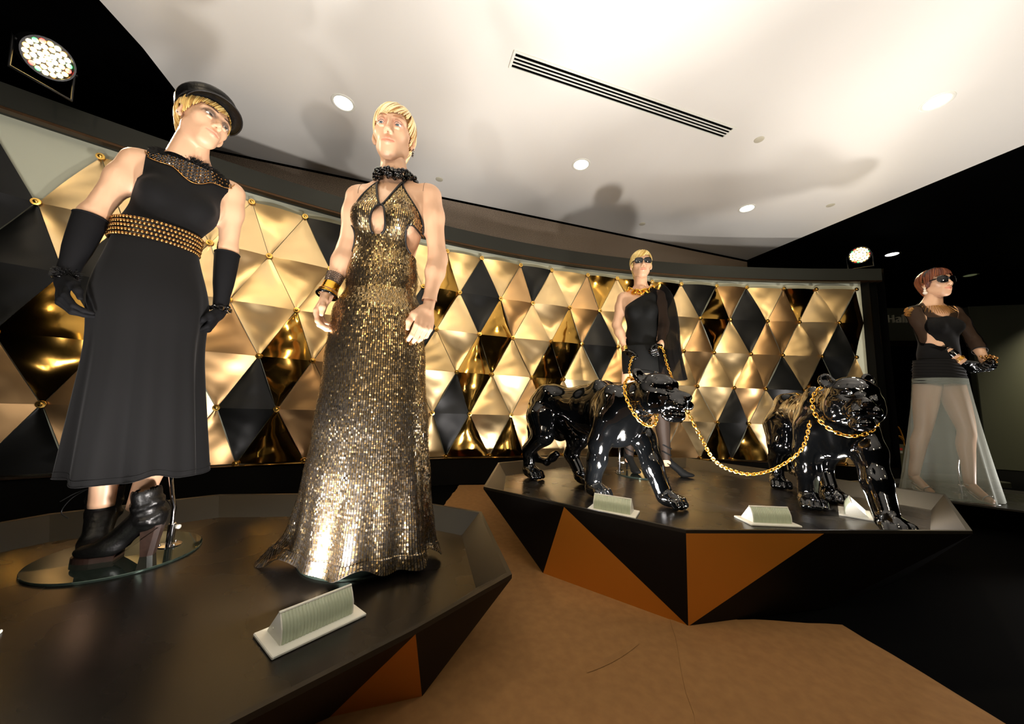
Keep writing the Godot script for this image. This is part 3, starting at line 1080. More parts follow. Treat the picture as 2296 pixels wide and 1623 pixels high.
func far_hall() -> void:
	mat("grey green wall", Color(0.42, 0.43, 0.34), 0.7)
	mat("dim band", Color(0.26, 0.265, 0.20), 0.6)
	mat("hall letters", Color(0.86, 0.84, 0.72), 0.35, 0.2)
	mat("bag paper", Color(0.26, 0.26, 0.15), 0.6)
	mat("bag ribbon", Color(0.62, 0.42, 0.08), 0.5)
	mat("logo red", Color(0.75, 0.16, 0.10), 0.6)
	mat("logo white", Color(0.62, 0.64, 0.60), 0.6)
	var m := Mb.new()
	var d := Vector3(0.95, 0, 0.32).normalized()
	box(m, Vector3(1.0, 1.4, 0), Vector3(2.0, 2.8, 0.12), 0.01, Transform3D(Basis(d, Vector3.UP, d.cross(Vector3.UP)), Vector3(8.05, 0, -6.05)))
	struct("wall_right", m, M["grey green wall"], "grey green wall at the far right of the hall")
	var o := thing("hall_sign", "dark olive overhead sign with the metal letters Hall", "sign", Vector3(6.9, 2.5, -6.05))
	d = Vector3(0.985, -0.0, 0.17).normalized()
	var xf := Transform3D(Basis(d, Vector3.UP, d.cross(Vector3.UP)), Vector3(6.9, 2.42, -6.05))
	m = Mb.new()
	box(m, Vector3(0, 0, 0), Vector3(1.5, 0.62, 0.1), 0.01, xf)
	obj("board", m, M["dim band"], o)
	m = Mb.new()
	box(m, Vector3(0, -0.36, 0.05), Vector3(1.55, 0.1, 0.3), 0.01, xf)
	obj("lower_ledge", m, M["bronze trim"], o)
	var tm := TextMesh.new()
	tm.text = "Hall"
	var sf := SystemFont.new()
	sf.font_names = PackedStringArray(["Droid Sans"])
	tm.font = sf
	tm.font_size = 64
	tm.pixel_size = 0.0029
	tm.depth = 0.03
	shared("lettering", tm, Transform3D(xf.basis, xf * Vector3(-0.14, 0.10, 0.075)), M["hall letters"], o)
	# dark doorway under the sign
	m = Mb.new()
	for sx in [-0.75, 0.0, 0.75]:
		box(m, Vector3(sx, -1.4, -0.1), Vector3(0.06, 1.95, 0.08), 0.005, xf)
	box(m, Vector3(0, -1.4, -0.18), Vector3(1.5, 1.95, 0.02), 0.0, xf)
	var dr := struct("door_1", m, M["void black"], "dark double door under the hall sign")
	m = Mb.new()
	box(m, Vector3(0.12, -1.0, -0.04), Vector3(0.05, 0.03, 0.03), 0.004, xf)
	obj("latch_plate", m, M["chrome"], dr)
	# shopping bag left on the floor
	var at := Vector3(5.47, 0.0, -5.0)
	o = thing("shopping_bag", "tall olive paper shopping bag with gold ribbon handle on the hall floor", "bag", at)
	var bb := Basis.from_euler(Vector3(0, -0.5, 0.0))
	xf = Transform3D(bb, at)
	m = Mb.new()
	for s in [[Vector3(-0.08, 0, 0.045), Vector3(0.08, 0, 0.045), Vector3(0.075, 0.42, 0.04), Vector3(-0.085, 0.42, 0.04)], [Vector3(0.08, 0, -0.045), Vector3(-0.08, 0, -0.045), Vector3(-0.085, 0.42, -0.04), Vector3(0.075, 0.42, -0.04)], [Vector3(-0.08, 0, -0.045), Vector3(-0.08, 0, 0.045), Vector3(-0.085, 0.42, 0.04), Vector3(-0.085, 0.42, -0.04)], [Vector3(0.08, 0, 0.045), Vector3(0.08, 0, -0.045), Vector3(0.075, 0.42, -0.04), Vector3(0.075, 0.42, 0.04)], [Vector3(-0.08, 0.002, -0.045), Vector3(0.08, 0.002, -0.045), Vector3(0.08, 0.002, 0.045), Vector3(-0.08, 0.002, 0.045)]]:
		m.face([xf * s[0], xf * s[1], xf * s[2], xf * s[3]])
	obj("bag_body", m, M["bag paper"], o)
	m = Mb.new()
	tube(m, spline([xf * Vector3(-0.05, 0.40, 0.043), xf * Vector3(-0.06, 0.52, 0.04), xf * Vector3(0.0, 0.66, 0.03), xf * Vector3(0.04, 0.52, 0.04), xf * Vector3(0.045, 0.40, 0.043)], 6), [Vector2(0.012, 0.003)], 6, true, false, Vector3.BACK)
	tube(m, spline([xf * Vector3(-0.05, 0.44, 0.045), xf * Vector3(0.0, 0.53, 0.05), xf * Vector3(0.045, 0.47, 0.045)], 6), [Vector2(0.016, 0.003)], 6, true, false, Vector3.BACK)
	obj("ribbon_handle", m, M["bag ribbon"], o)
	m = Mb.new()
	box(m, Vector3(0.005, 0.355, 0.0435), Vector3(0.04, 0.03, 0.002), 0.0, xf)
	obj("red_print", m, M["logo red"], o)
	m = Mb.new()
	box(m, Vector3(0.005, 0.315, 0.044), Vector3(0.036, 0.032, 0.002), 0.0, xf)
	obj("white_print", m, M["logo white"], o)
	m = Mb.new()
	box(m, Vector3(5.5, 0.02, -4.6), Vector3(1.2, 0.08, 0.5), 0.01)
	tag(obj("floor_step", m, M["dim band"]), "low dark step on the hall floor in front of the shopping bag", "step")

# ---- panthers -----------------------------------------------------------
func panther_body() -> Mb:
	var s := Sdf.new()
	# trunk
	s.ell(Vector3(0, 0.475, 0.06), Vector3(0.112, 0.165, 0.25), 0.05)
	s.ell(Vector3(0, 0.46, 0.23), Vector3(0.105, 0.15, 0.13), 0.05)
	s.ell(Vector3(0, 0.355, 0.17), Vector3(0.07, 0.085, 0.14), 0.05)
	s.cone(Vector3(0, 0.50, -0.08), Vector3(0, 0.525, -0.30), 0.10, 0.108, 0.06)
	s.ell(Vector3(0, 0.525, -0.36), Vector3(0.112, 0.112, 0.15), 0.05)
	s.cone(Vector3(0, 0.605, 0.10), Vector3(0, 0.575, -0.14), 0.030, 0.022, 0.04)
	for x in [-1.0, 1.0]:
		s.ell(Vector3(0.05 * x, 0.60, 0.10), Vector3(0.030, 0.062, 0.050), 0.035, Basis.from_euler(Vector3(-0.5, 0, 0.25 * x)))      # shoulder blades
		s.ell(Vector3(0.088 * x, 0.47, 0.20), Vector3(0.052, 0.155, 0.095), 0.03, Basis.from_euler(Vector3(0.25, 0, 0)))
		s.ell(Vector3(0.085 * x, 0.41, -0.36), Vector3(0.062, 0.165, 0.125), 0.03, Basis.from_euler(Vector3(-0.3, 0, 0)))
		s.ell(Vector3(0.07 * x, 0.58, -0.33), Vector3(0.04, 0.05, 0.08), 0.03)
		s.cutcone(Vector3(0.135 * x, 0.52, 0.09), Vector3(0.13 * x, 0.36, 0.07), 0.012, 0.016, 0.03)
		s.cutcone(Vector3(0.125 * x, 0.50, -0.20), Vector3(0.12 * x, 0.37, -0.17), 0.014, 0.022, 0.04)
	# forelegs: right one drawn back, left one striding out
	s.path([Vector3(-0.092, 0.43, 0.20), Vector3(-0.094, 0.315, 0.155), Vector3(-0.092, 0.20, 0.135), Vector3(-0.09, 0.09, 0.105)], [0.076, 0.062, 0.053, 0.046], 0.03)
	s.path([Vector3(0.092, 0.43, 0.24), Vector3(0.098, 0.33, 0.30), Vector3(0.096, 0.20, 0.355), Vector3(0.095, 0.085, 0.41)], [0.078, 0.064, 0.053, 0.046], 0.03)
	# hind legs
	s.path([Vector3(-0.09, 0.42, -0.36), Vector3(-0.098, 0.30, -0.31), Vector3(-0.094, 0.185, -0.455), Vector3(-0.092, 0.06, -0.45)], [0.092, 0.070, 0.043, 0.041], 0.03)
	s.path([Vector3(0.09, 0.42, -0.33), Vector3(0.098, 0.29, -0.18), Vector3(0.094, 0.175, -0.235), Vector3(0.092, 0.06, -0.15)], [0.092, 0.070, 0.045, 0.041], 0.03)
	for pw in [[-0.09, 0.135], [0.096, 0.455], [-0.092, -0.415], [0.092, -0.115]]:
		var c := Vector3(pw[0], 0.036, pw[1])
		s.ell(c + Vector3(0, 0.006, -0.008), Vector3(0.054, 0.040, 0.064), 0.02)
		for k in 4:
			var dx := (k - 1.5) * 0.0275
			var z := 0.058 - absf(k - 1.5) * 0.008
			s.path([c + Vector3(dx * 0.8, 0.012, 0.01), c + Vector3(dx * 1.05, 0.002, z - 0.008), c + Vector3(dx * 1.1, -0.016, z + 0.008)], [0.0190, 0.0200, 0.0175], 0.008)
	# tail curling down and up at the tip
	s.path([Vector3(0, 0.545, -0.47), Vector3(-0.005, 0.46, -0.54), Vector3(-0.01, 0.33, -0.545), Vector3(-0.012, 0.20, -0.53), Vector3(0.0, 0.115, -0.47), Vector3(0.015, 0.105, -0.39), Vector3(0.02, 0.145, -0.335), Vector3(0.02, 0.168, -0.305)], [0.036, 0.028, 0.024, 0.022, 0.022, 0.023, 0.027, 0.026], 0.02)
	# neck and head
	s.cone(Vector3(0, 0.50, 0.24), Vector3(0, 0.565, 0.40), 0.122, 0.096, 0.05)
	var head0 := s.ty.size()
	s.ell(Vector3(0, 0.592, 0.45), Vector3(0.086, 0.076, 0.10), 0.03)
	s.ell(Vector3(0, 0.625, 0.44), Vector3(0.062, 0.048, 0.075), 0.03)
	s.ell(Vector3(0, 0.533, 0.530), Vector3(0.054, 0.050, 0.072), 0.025)
	s.ell(Vector3(0, 0.565, 0.545), Vector3(0.026, 0.024, 0.07), 0.02)
	s.ell(Vector3(0, 0.555, 0.608), Vector3(0.022, 0.016, 0.014), 0.008)
	s.ell(Vector3(0, 0.472, 0.532), Vector3(0.042, 0.031, 0.058), 0.016)
	for x in [-1.0, 1.0]:
		s.ell(Vector3(0.060 * x, 0.535, 0.45), Vector3(0.044, 0.062, 0.060), 0.03)
		s.ell(Vector3(0.026 * x, 0.521, 0.582), Vector3(0.027, 0.026, 0.030), 0.012)
		s.cone(Vector3(0.018 * x, 0.622, 0.525), Vector3(0.064 * x, 0.618, 0.485), 0.017, 0.014, 0.018)
		s.cone(Vector3(0.05 * x, 0.565, 0.525), Vector3(0.072 * x, 0.575, 0.47), 0.016, 0.018, 0.018)
		s.ell(Vector3(0.042 * x, 0.593, 0.520), Vector3(0.014, 0.011, 0.010), 0.004)
		var eb := Basis.from_euler(Vector3(-0.25, 0.55 * x, -0.45 * x))
		s.ell(Vector3(0.072 * x, 0.662, 0.395), Vector3(0.031, 0.040, 0.016), 0.014, eb)
		s.cut(Vector3(0.074 * x, 0.664, 0.412), Vector3(0.020, 0.028, 0.013), 0.006, eb)
		s.cut(Vector3(0.043 * x, 0.594, 0.540), Vector3(0.022, 0.010, 0.014), 0.010, Basis.from_euler(Vector3(0, 0.5 * x, 0.35 * x)))
		s.cutcone(Vector3(0.010 * x, 0.497, 0.612), Vector3(0.052 * x, 0.503, 0.545), 0.005, 0.007, 0.008)
		s.cut(Vector3(0.009 * x, 0.551, 0.620), Vector3(0.006, 0.005, 0.008), 0.004)
	s.cutcone(Vector3(0, 0.545, 0.622), Vector3(0, 0.505, 0.622), 0.005, 0.006, 0.008)
	# the head is turned a little to its right and slightly enlarged about the nape
	var nape := Vector3(0, 0.575, 0.40)
	var turn := Basis(Vector3.UP, -0.10)
	for j in range(head0, s.ty.size()):
		s.a[j] = nape + turn * (s.a[j] - nape) * 1.05
		s.ab[j] = turn * s.ab[j] * 1.05
		s.il[j] /= 1.1025
		s.ra[j] *= 1.05
		s.rd[j] *= 1.05
		s.ir[j] /= 1.05
		s.bs[j] = s.bs[j] * turn.transposed()
	return s.nets(Vector3(-0.20, -0.006, -0.62), Vector3(0.20, 0.76, 0.66), 0.0066)

func panthers() -> void:
	var mesh := panther_body().mesh()
	var where := [[Vector3(0.49, FLOOR_TWO, -2.17), Vector3(0.6, 0, 0.8), "glossy black panther statue on the left, gold chain round its neck and in its mouth"], [Vector3(1.776, FLOOR_TWO, -2.047), Vector3(-0.40, 0, 0.93), "glossy black panther statue on the right, head-on and nearest the end of the wall"]]
	for w in where:
		var o := thing("panther_statue", w[2], "panther statue", w[0], "glossy black panther statues")
		var f: Vector3 = (w[1] as Vector3).normalized()
		var b := Basis(Vector3.UP.cross(f), Vector3.UP, f)
		shared("body", mesh, Transform3D(b, w[0]), M["panther black"], o)

# ---- chains -------------------------------------------------------------
func chain(called: String, label: String, group: String, pts: Array, link: float, wire: float) -> void:
	var o := thing(called, label, "chain", pts[0], group)
	var m := Mb.new()
	var p := []
	var n := 16
	for k in n:
		var a := TAU * k / n
		var e := 0.22 * link * (1.0 if sin(a) > 0 else -1.0)
		p.append(Vector3(cos(a) * link * 0.34, sin(a) * link * 0.34 + e, 0))
	tube(m, p, [wire], 6, false, true, Vector3.BACK)
	var mesh := m.mesh()
	var path := spline(pts, 10)
	var d := 0.0
	var want := 0.0
	var k := 0
	for j in path.size() - 1:
		var a: Vector3 = path[j]
		var b: Vector3 = path[j + 1]
		var l := a.distance_to(b)
		while want <= d + l:
			var q := a.lerp(b, (want - d) / maxf(l, 1e-6))
			var fr := frame_on(b - a, Vector3(0.3, 0.2, 1))
			fr = fr * Basis(Vector3.UP, PI / 2 * (k % 2) + 0.5)
			shared("link", mesh, Transform3D(fr, q), M["chain gold"], o)
			k += 1
			want += link * 0.86
		d += l


# ---- mannequin pieces ---------------------------------------------------
var head_mesh: Mb
var hand_soft: Mb
var hand_grip: Mb
const SKIN := Color(0.81, 0.645, 0.52)

func lin(c: Color) -> Color:
	return c.srgb_to_linear()

func make_head() -> void:
	var s := Sdf.new()
	s.ell(Vector3(0, 0.035, -0.014), Vector3(0.073, 0.086, 0.092), 0.02)
	s.ell(Vector3(0, 0.002, 0.020), Vector3(0.0575, 0.082, 0.066), 0.02)
	s.ell(Vector3(0, -0.056, 0.028), Vector3(0.0415, 0.050, 0.052), 0.025)
	s.ell(Vector3(0, -0.096, 0.058), Vector3(0.017, 0.017, 0.018), 0.022)
	s.ell(Vector3(0, -0.062, 0.066), Vector3(0.030, 0.027, 0.021), 0.02)
	s.cone(Vector3(0, -0.05, -0.030), Vector3(0, -0.20, -0.045), 0.049, 0.050, 0.03)
	for x in [-1.0, 1.0]:
		s.ell(Vector3(0.038 * x, -0.016, 0.046), Vector3(0.019, 0.015, 0.018), 0.035)
		s.cone(Vector3(0.045 * x, -0.050, 0.0), Vector3(0.015 * x, -0.096, 0.050), 0.015, 0.014, 0.03)
		s.cone(Vector3(0.013 * x, 0.026, 0.079), Vector3(0.046 * x, 0.027, 0.062), 0.010, 0.009, 0.014)
		s.cut(Vector3(0.031 * x, 0.003, 0.094), Vector3(0.019, 0.015, 0.019), 0.014)
	# nose
	s.cone(Vector3(0, 0.022, 0.079), Vector3(0, -0.026, 0.102), 0.0075, 0.0085, 0.012)
	s.ell(Vector3(0, -0.030, 0.105), Vector3(0.0086, 0.0080, 0.0085), 0.008)
	for x in [-1.0, 1.0]:
		s.ell(Vector3(0.0112 * x, -0.0345, 0.092), Vector3(0.0066, 0.0068, 0.0100), 0.007)
		s.cut(Vector3(0.0065 * x, -0.0425, 0.098), Vector3(0.0036, 0.004, 0.0060), 0.003)
	# lips
	for x in [-1.0, 1.0]:
		s.cone(Vector3(0.023 * x, -0.0615, 0.0745), Vector3(0.006 * x, -0.0575, 0.0875), 0.0036, 0.0058, 0.005)
		s.cone(Vector3(0.020 * x, -0.0645, 0.0745), Vector3(0.004 * x, -0.0705, 0.0855), 0.0036, 0.0066, 0.005)
		s.cutcone(Vector3(0.024 * x, -0.0624, 0.080), Vector3(0.0, -0.0638, 0.0955), 0.0012, 0.0018, 0.003)
	# eyelids round the eyeballs
	for x in [-1.0, 1.0]:
		s.path([Vector3(0.0155 * x, 0.000, 0.0800), Vector3(0.023 * x, 0.0110, 0.0848), Vector3(0.034 * x, 0.0125, 0.0832), Vector3(0.0465 * x, 0.0060, 0.0700)], [0.0028, 0.0040, 0.0044, 0.0030], 0.006)
		s.path([Vector3(0.0155 * x, 0.000, 0.0800), Vector3(0.024 * x, -0.0074, 0.0825), Vector3(0.034 * x, -0.0074, 0.0810), Vector3(0.0465 * x, 0.0060, 0.0700)], [0.0028, 0.0032, 0.0034, 0.0028], 0.006)
		# ears
		var eb := Basis.from_euler(Vector3(-0.15, 0.35 * x, 0.10 * x))
		s.ell(Vector3(0.0755 * x, 0.000, -0.018), Vector3(0.0075, 0.031, 0.0185), 0.006, eb)
		s.ell(Vector3(0.0725 * x, -0.026, -0.012), Vector3(0.0065, 0.010, 0.0085), 0.006)
		s.cut(Vector3(0.0815 * x, 0.003, -0.015), Vector3(0.0055, 0.019, 0.0095), 0.004, eb)
	head_mesh = s.nets(Vector3(-0.095, -0.19, -0.12), Vector3(0.095, 0.135, 0.125), 0.0032)

func paint_head(style: Dictionary) -> Mb:
	var m := Mb.new()
	m.tinted = true
	var lip: Color = style.get("lip", Color(0.80, 0.52, 0.43))
	var shade: Color = style.get("shade", Color(0.80, 0.62, 0.52))
	var brow: Color = style.get("brow", Color(0.62, 0.45, 0.32))
	var skin := lin(SKIN)
	m.add(head_mesh)
	for k in m.v.size():
		var p := m.v[k]
		var x := absf(p.x)
		var c := skin
		if p.z > 0.055:
			var up := -0.0535 - 0.35 * maxf(x - 0.006, 0.0)
			var dn := -0.0765 + 0.45 * maxf(x - 0.005, 0.0)
			if x < 0.0245 and p.y < up and p.y > dn and p.z > 0.071:
				c = lin(lip)
			var d := Vector2((x - 0.031) / 0.024, (p.y - 0.008) / 0.017).length()
			c = c.lerp(lin(shade), clampf((1.15 - d) * 2.2, 0.0, 1.0) * style.get("amount", 0.45))
		m.c[k] = c
	return m

func make_hand(curl: Array, spread: float) -> Mb:
	var s := Sdf.new()
	s.cone(Vector3(0, 0.035, 0), Vector3(0, -0.012, 0), 0.0215, 0.0205, 0.02)
	s.ell(Vector3(0.001, -0.048, 0.001), Vector3(0.0135, 0.044, 0.036), 0.016)
	var base := [Vector3(0.001, -0.083, 0.028), Vector3(-0.001, -0.087, 0.0095), Vector3(0.0, -0.083, -0.0095), Vector3(0.003, -0.075, -0.0275)]
	var lens := [[0.041, 0.024, 0.019], [0.045, 0.028, 0.021], [0.042, 0.026, 0.020], [0.033, 0.020, 0.017]]
	for f in 4:
		var p: Vector3 = base[f]
		var a := 0.0
		var pts := [p + Vector3(0, 0.02, 0), p]
		for j in 3:
			a += deg_to_rad(curl[j] + f * curl[3])
			p += Vector3(sin(a), -cos(a), spread * (1.5 - f) * cos(a)).normalized() * lens[f][j]
			pts.append(p)
		var r0 := 0.0092 if f < 3 else 0.0080
		s.path(pts, [r0, r0 + 0.0004, r0 - 0.0010, r0 - 0.0018, r0 - 0.0028], 0.004)
	s.path([Vector3(0.004, -0.012, 0.020), Vector3(0.012, -0.043, 0.042), Vector3(0.020, -0.072, 0.050), Vector3(0.027, -0.097, 0.046)], [0.0150, 0.0120, 0.0098, 0.0072], 0.010)
	return s.nets(Vector3(-0.04, -0.20, -0.055), Vector3(0.11, 0.03, 0.075), 0.0033)

func hand_at(wrist: Vector3, tip: Vector3, thumb: Vector3, right: bool, grow := 1.0) -> Transform3D:
	var y := (wrist - tip).normalized()
	var z := (thumb - y * thumb.dot(y)).normalized()
	var x := y.cross(z)
	return Transform3D(Basis(x if right else -x, y, z).scaled_local(Vector3.ONE * grow), wrist)

func head_at(c: Vector3, yaw: float, pitch: float, roll: float, scale := 1.0) -> Transform3D:
	var b := Basis(Vector3.UP, deg_to_rad(yaw)) * Basis(Vector3.RIGHT, deg_to_rad(-pitch)) * Basis(Vector3.BACK, deg_to_rad(roll))
	return Transform3D(b.scaled(Vector3.ONE * scale), c)

func eyes(o: Node3D, hx: Transform3D, iris: Color, gaze: Vector3, brow: Material) -> void:
	for x in [-1.0, 1.0]:
		var m := Mb.new()
		m.tinted = true
		var g := Vector3(gaze.x, gaze.y, gaze.z).normalized()
		var b := frame_on(g)
		ball(m, Vector3(0.031 * x, 0.0022, 0.0690), Vector3.ONE * 0.0145, 24, 24, b)
		for k in m.v.size():
			var a := rad_to_deg(acos(clampf((m.v[k] - Vector3(0.031 * x, 0.0022, 0.0690)).normalized().dot(g), -1, 1)))
			m.c[k] = lin(Color(0.03, 0.03, 0.03)) if a < 10.0 else (lin(iris) if a < 21.0 else (lin(iris * 0.45) if a < 25.0 else lin(Color(0.93, 0.92, 0.90))))
		var w := Mb.new()
		w.tinted = true
		w.add(m, hx)
		obj("eye", w, M["eye"], o)
		m = Mb.new()
		tube(m, [hx * Vector3(0.0165 * x, 0.001, 0.0835), hx * Vector3(0.023 * x, 0.0080, 0.0885), hx * Vector3(0.034 * x, 0.0092, 0.0870), hx * Vector3(0.047 * x, 0.0060, 0.0735), hx * Vector3(0.052 * x, 0.0095, 0.0690)], [0.0004, 0.0011, 0.0013, 0.0010, 0.0003], 6)
		obj("eyelash", m, M["lash"], o)
		m = Mb.new()
		tube(m, spline([hx * Vector3(0.012 * x, 0.0275, 0.0905), hx * Vector3(0.024 * x, 0.0325, 0.0870), hx * Vector3(0.037 * x, 0.0375, 0.0780), hx * Vector3(0.052 * x, 0.0335, 0.0640)], 4), [0.0016, 0.0022, 0.0025, 0.0026, 0.0026, 0.0025, 0.0024, 0.0022, 0.0019, 0.0016, 0.0012, 0.0008, 0.0004], 6)
		obj("eyebrow", m, brow, o)

# short hair made of a cap and many tapering locks that follow the skull
func make_hair(style: Dictionary) -> Mb:
	var r := RandomNumberGenerator.new()
	r.seed = style.seed
	var m := Mb.new()
	m.tinted = true
	var C := Vector3(0, 0.034, -0.014)
	var R: Vector3 = style.get("radii", Vector3(0.0775, 0.0910, 0.0965))
	var front: float = style.front
	var side: float = style.side
	var nape: float = style.nape
	var tones: Array = style.tones
	var cap := Mb.new()
	ball(cap, C, R * 0.985, 40, 26)
	var line := func(p: Vector3) -> float:
		var az := absf(atan2(p.x, p.z - C.z))
		var lo := 0.0
		if az < 0.75:
			lo = front + 0.016 - 0.022 * maxf(az - 0.45, 0.0) / 0.3
		elif az < 1.5:
			lo = lerpf(front - 0.006, side + 0.012, (az - 0.75) / 0.75)
		else:
			lo = lerpf(side + 0.035, nape + 0.02, clampf((az - 1.55) / 0.7, 0.0, 1.0))
		return lo - p.y
	cap = clip(cap, line)
	m.tint = lin(tones[0])
	m.add(cap)
	var n: int = style.count
	for k in n:
		var az := (float(k) + r.randf()) / n * TAU - PI
		var t := absf(az)
		var endy := 0.0
		if t < 0.85:
			endy = front + r.randf_range(-0.008, 0.010) + 0.012 * sin(az * 3.0)
		elif t < 1.55:
			endy = lerpf(front - 0.01, side - 0.012, (t - 0.85) / 0.7) + r.randf_range(-0.016, 0.006)
		elif t < 1.80:
			endy = side + 0.035 + r.randf_range(-0.01, 0.01)
		else:
			endy = lerpf(side, nape, clampf((t - 1.80) / 0.6, 0.0, 1.0)) + r.randf_range(-0.015, 0.01)
		var swirl: float = style.sweep * clampf(1.15 - t / 1.3, 0.12, 1.0)
		var f0 := r.randf_range(0.0, 0.55)
		var lift := r.randf_range(0.0, 0.007)
		var pts := []
		var rs := []
		var S := 9
		var w := r.randf_range(0.0032, 0.0058)
		var ye := clampf((endy - C.y) / R.y, -1.6, 0.96)
		for j in S + 1:
			var u := lerpf(f0, 1.0, float(j) / S)
			var a := az + swirl * (1.0 - u)
			# from the crown (polar angle near 0.25) down to the hairline
			var pol0 := 0.10
			var pol1 := acos(clampf(ye, -0.92, 1.0))
			var pol := lerpf(pol0, pol1, u)
			var q := Vector3(sin(pol) * sin(a), cos(pol), sin(pol) * cos(a))
			var drop := minf(0.0, ye + 0.92) * R.y * maxf(0.0, u - 0.7) / 0.3
			var out := 1.0 + lift / 0.09 * sin(PI * minf(u, 1.0)) + 0.025 + 0.015 * u
			var p := C + Vector3(0, 0, -0.010 * (1.0 - u)) + q * R * out + Vector3(0, drop, 0)
			if style.has("flick") and t > 2.2 and u > 0.75:
				p += Vector3(0, 0, -1).rotated(Vector3.UP, 0) * (u - 0.75) * float(style.flick)
			pts.append(p)
			rs.append(Vector2(w * (1.0 - 0.75 * pow(float(j) / S, 2.2)), 0.0022))
		var tone: Color = tones[r.randi() % tones.size()]
		m.tint = lin(tone)
		tube(m, pts, rs, 6, true, false, (pts[3] - C).normalized().cross((pts[4] - pts[3]).normalized()).cross((pts[4] - pts[3]).normalized()))
	return m

func body_sdf(J: Dictionary, f: Vector3, slim := 1.0, bust := 1.0) -> Dictionary:
	var L := Vector3.UP.cross(f).normalized()
	var torso := Sdf.new()
	var up: Vector3 = (J.neck - J.hip).normalized()
	var side: Vector3 = (J.shL - J.shR).normalized()
	side = (side - up * side.dot(up)).normalized()
	var b := Basis(side, up, side.cross(up))
	var hb := Basis(L, Vector3.UP, f)
	var mid: Vector3 = (J.shL + J.shR) * 0.5
	var chest: Vector3 = mid - up * 0.125 + b.z * 0.004
	torso.ell(J.hip + Vector3(0, -0.02, 0) - f * 0.008, Vector3(0.160 * slim, 0.105, 0.105), 0.05, hb)
	torso.ell(J.hip + Vector3(0, -0.05, 0) - f * 0.045, Vector3(0.125 * slim, 0.085, 0.085), 0.05, hb)
	torso.ell(J.waist, Vector3(0.112 * slim, 0.13, 0.086), 0.05, b)
	torso.ell((J.waist + J.hip) * 0.5, Vector3(0.130 * slim, 0.12, 0.090), 0.05, hb)
	torso.ell(chest, Vector3(0.132 * slim, 0.140, 0.094), 0.05, b)
	torso.cone(J.shR + side * 0.03 - up * 0.012, J.shL - side * 0.03 - up * 0.012, 0.045, 0.045, 0.05)
	for x in [-1.0, 1.0]:
		torso.ell(chest + b.z * (0.050 + 0.026 * bust) + side * 0.064 * x - up * 0.018, Vector3(0.050, 0.050, 0.046) * bust, 0.035, b)
		torso.cone(J.neck + up * 0.015 + side * 0.02 * x - b.z * 0.01, mid + side * 0.12 * x + up * 0.008 - b.z * 0.01, 0.030, 0.026, 0.03)
	torso.cone(J.neck - up * 0.04 - b.z * 0.012, J.head, 0.050, 0.046, 0.04)
	var s := Sdf.new()
	for k in torso.ty.size():
		s.put(torso.ty[k], torso.a[k], torso.ab[k], torso.ra[k], torso.ra[k] + torso.rd[k], torso.kk[k], torso.bs[k], torso.ir[k])
	for q in [["shR", "elR", "wrR"], ["shL", "elL", "wrL"]]:
		var a: Vector3 = J[q[0]]
		var e: Vector3 = J[q[1]]
		var w: Vector3 = J[q[2]]
		s.path([a - up * 0.008, a.lerp(e, 0.35), e, e.lerp(w, 0.3), w, w + (w - e).normalized() * 0.03], [0.047, 0.042, 0.034, 0.035, 0.0225, 0.021], 0.03)
	for q in [["hpR", "knR", "anR"], ["hpL", "knL", "anL"]]:
		if not J.has(q[2]):
			continue
		var a: Vector3 = J[q[0]]
		var e: Vector3 = J[q[1]]
		var w: Vector3 = J[q[2]]
		s.path([a, a.lerp(e, 0.5), e, e.lerp(w, 0.28) - f * 0.012, e.lerp(w, 0.6) - f * 0.004, w], [0.083, 0.072, 0.050, 0.052, 0.040, 0.030], 0.03)
	return {"all": s, "torso": torso, "L": L, "up": up, "side": side, "b": b, "chest": chest, "mid": mid}

func skin_part(B: Dictionary, J: Dictionary, h: float, keep: Callable) -> Mb:
	var lo := Vector3(9, 9, 9)
	var hi := -lo
	for k in J:
		lo = lo.min(J[k])
		hi = hi.max(J[k])
	var m: Mb = B.all.nets(lo - Vector3(0.16, 0.06, 0.16), hi + Vector3(0.16, 0.0, 0.16), h)
	m = clip(m, keep)
	var o := Mb.new()
	o.tinted = true
	o.tint = lin(SKIN)
	o.add(m)
	return o

# cloth that hugs the body: the field offset outwards and cut by a rule
func cloth(s: Sdf, lo: Vector3, hi: Vector3, h: float, off: float, keep: Callable) -> Mb:
	return clip(s.nets(lo, hi, h, off), keep)

# walk from outside towards a point until the field is met
func touch(s: Sdf, from: Vector3, dir: Vector3, off: float) -> Vector3:
	var p := from
	for k in 9:
		var d := s.eval(p) - off
		p += dir * d * 0.9
		if d < 0.0006:
			break
	return p

func loft(center: Callable, radius: Callable, y0: float, y1: float, rows: int, cols: int, f: Vector3) -> Mb:     # a skirt: rings from y0 up to y1
	var L := Vector3.UP.cross(f)
	var m := Mb.new()
	for k in rows + 1:
		var t := float(k) / rows
		var y := lerpf(y0, y1, t)
		var c: Vector3 = center.call(y)
		for j in cols:
			var a := TAU * j / cols
			var r: Vector3 = radius.call(a, y)
			m.p(Vector3(c.x, y + r.z, c.z) + f * cos(a) * r.y + L * sin(a) * r.x, Vector2(float(j) / cols, t))
	for k in rows:
		for j in cols:
			var j2 := (j + 1) % cols
			m.q(k * cols + j, k * cols + j2, (k + 1) * cols + j2, (k + 1) * cols + j)
	return m

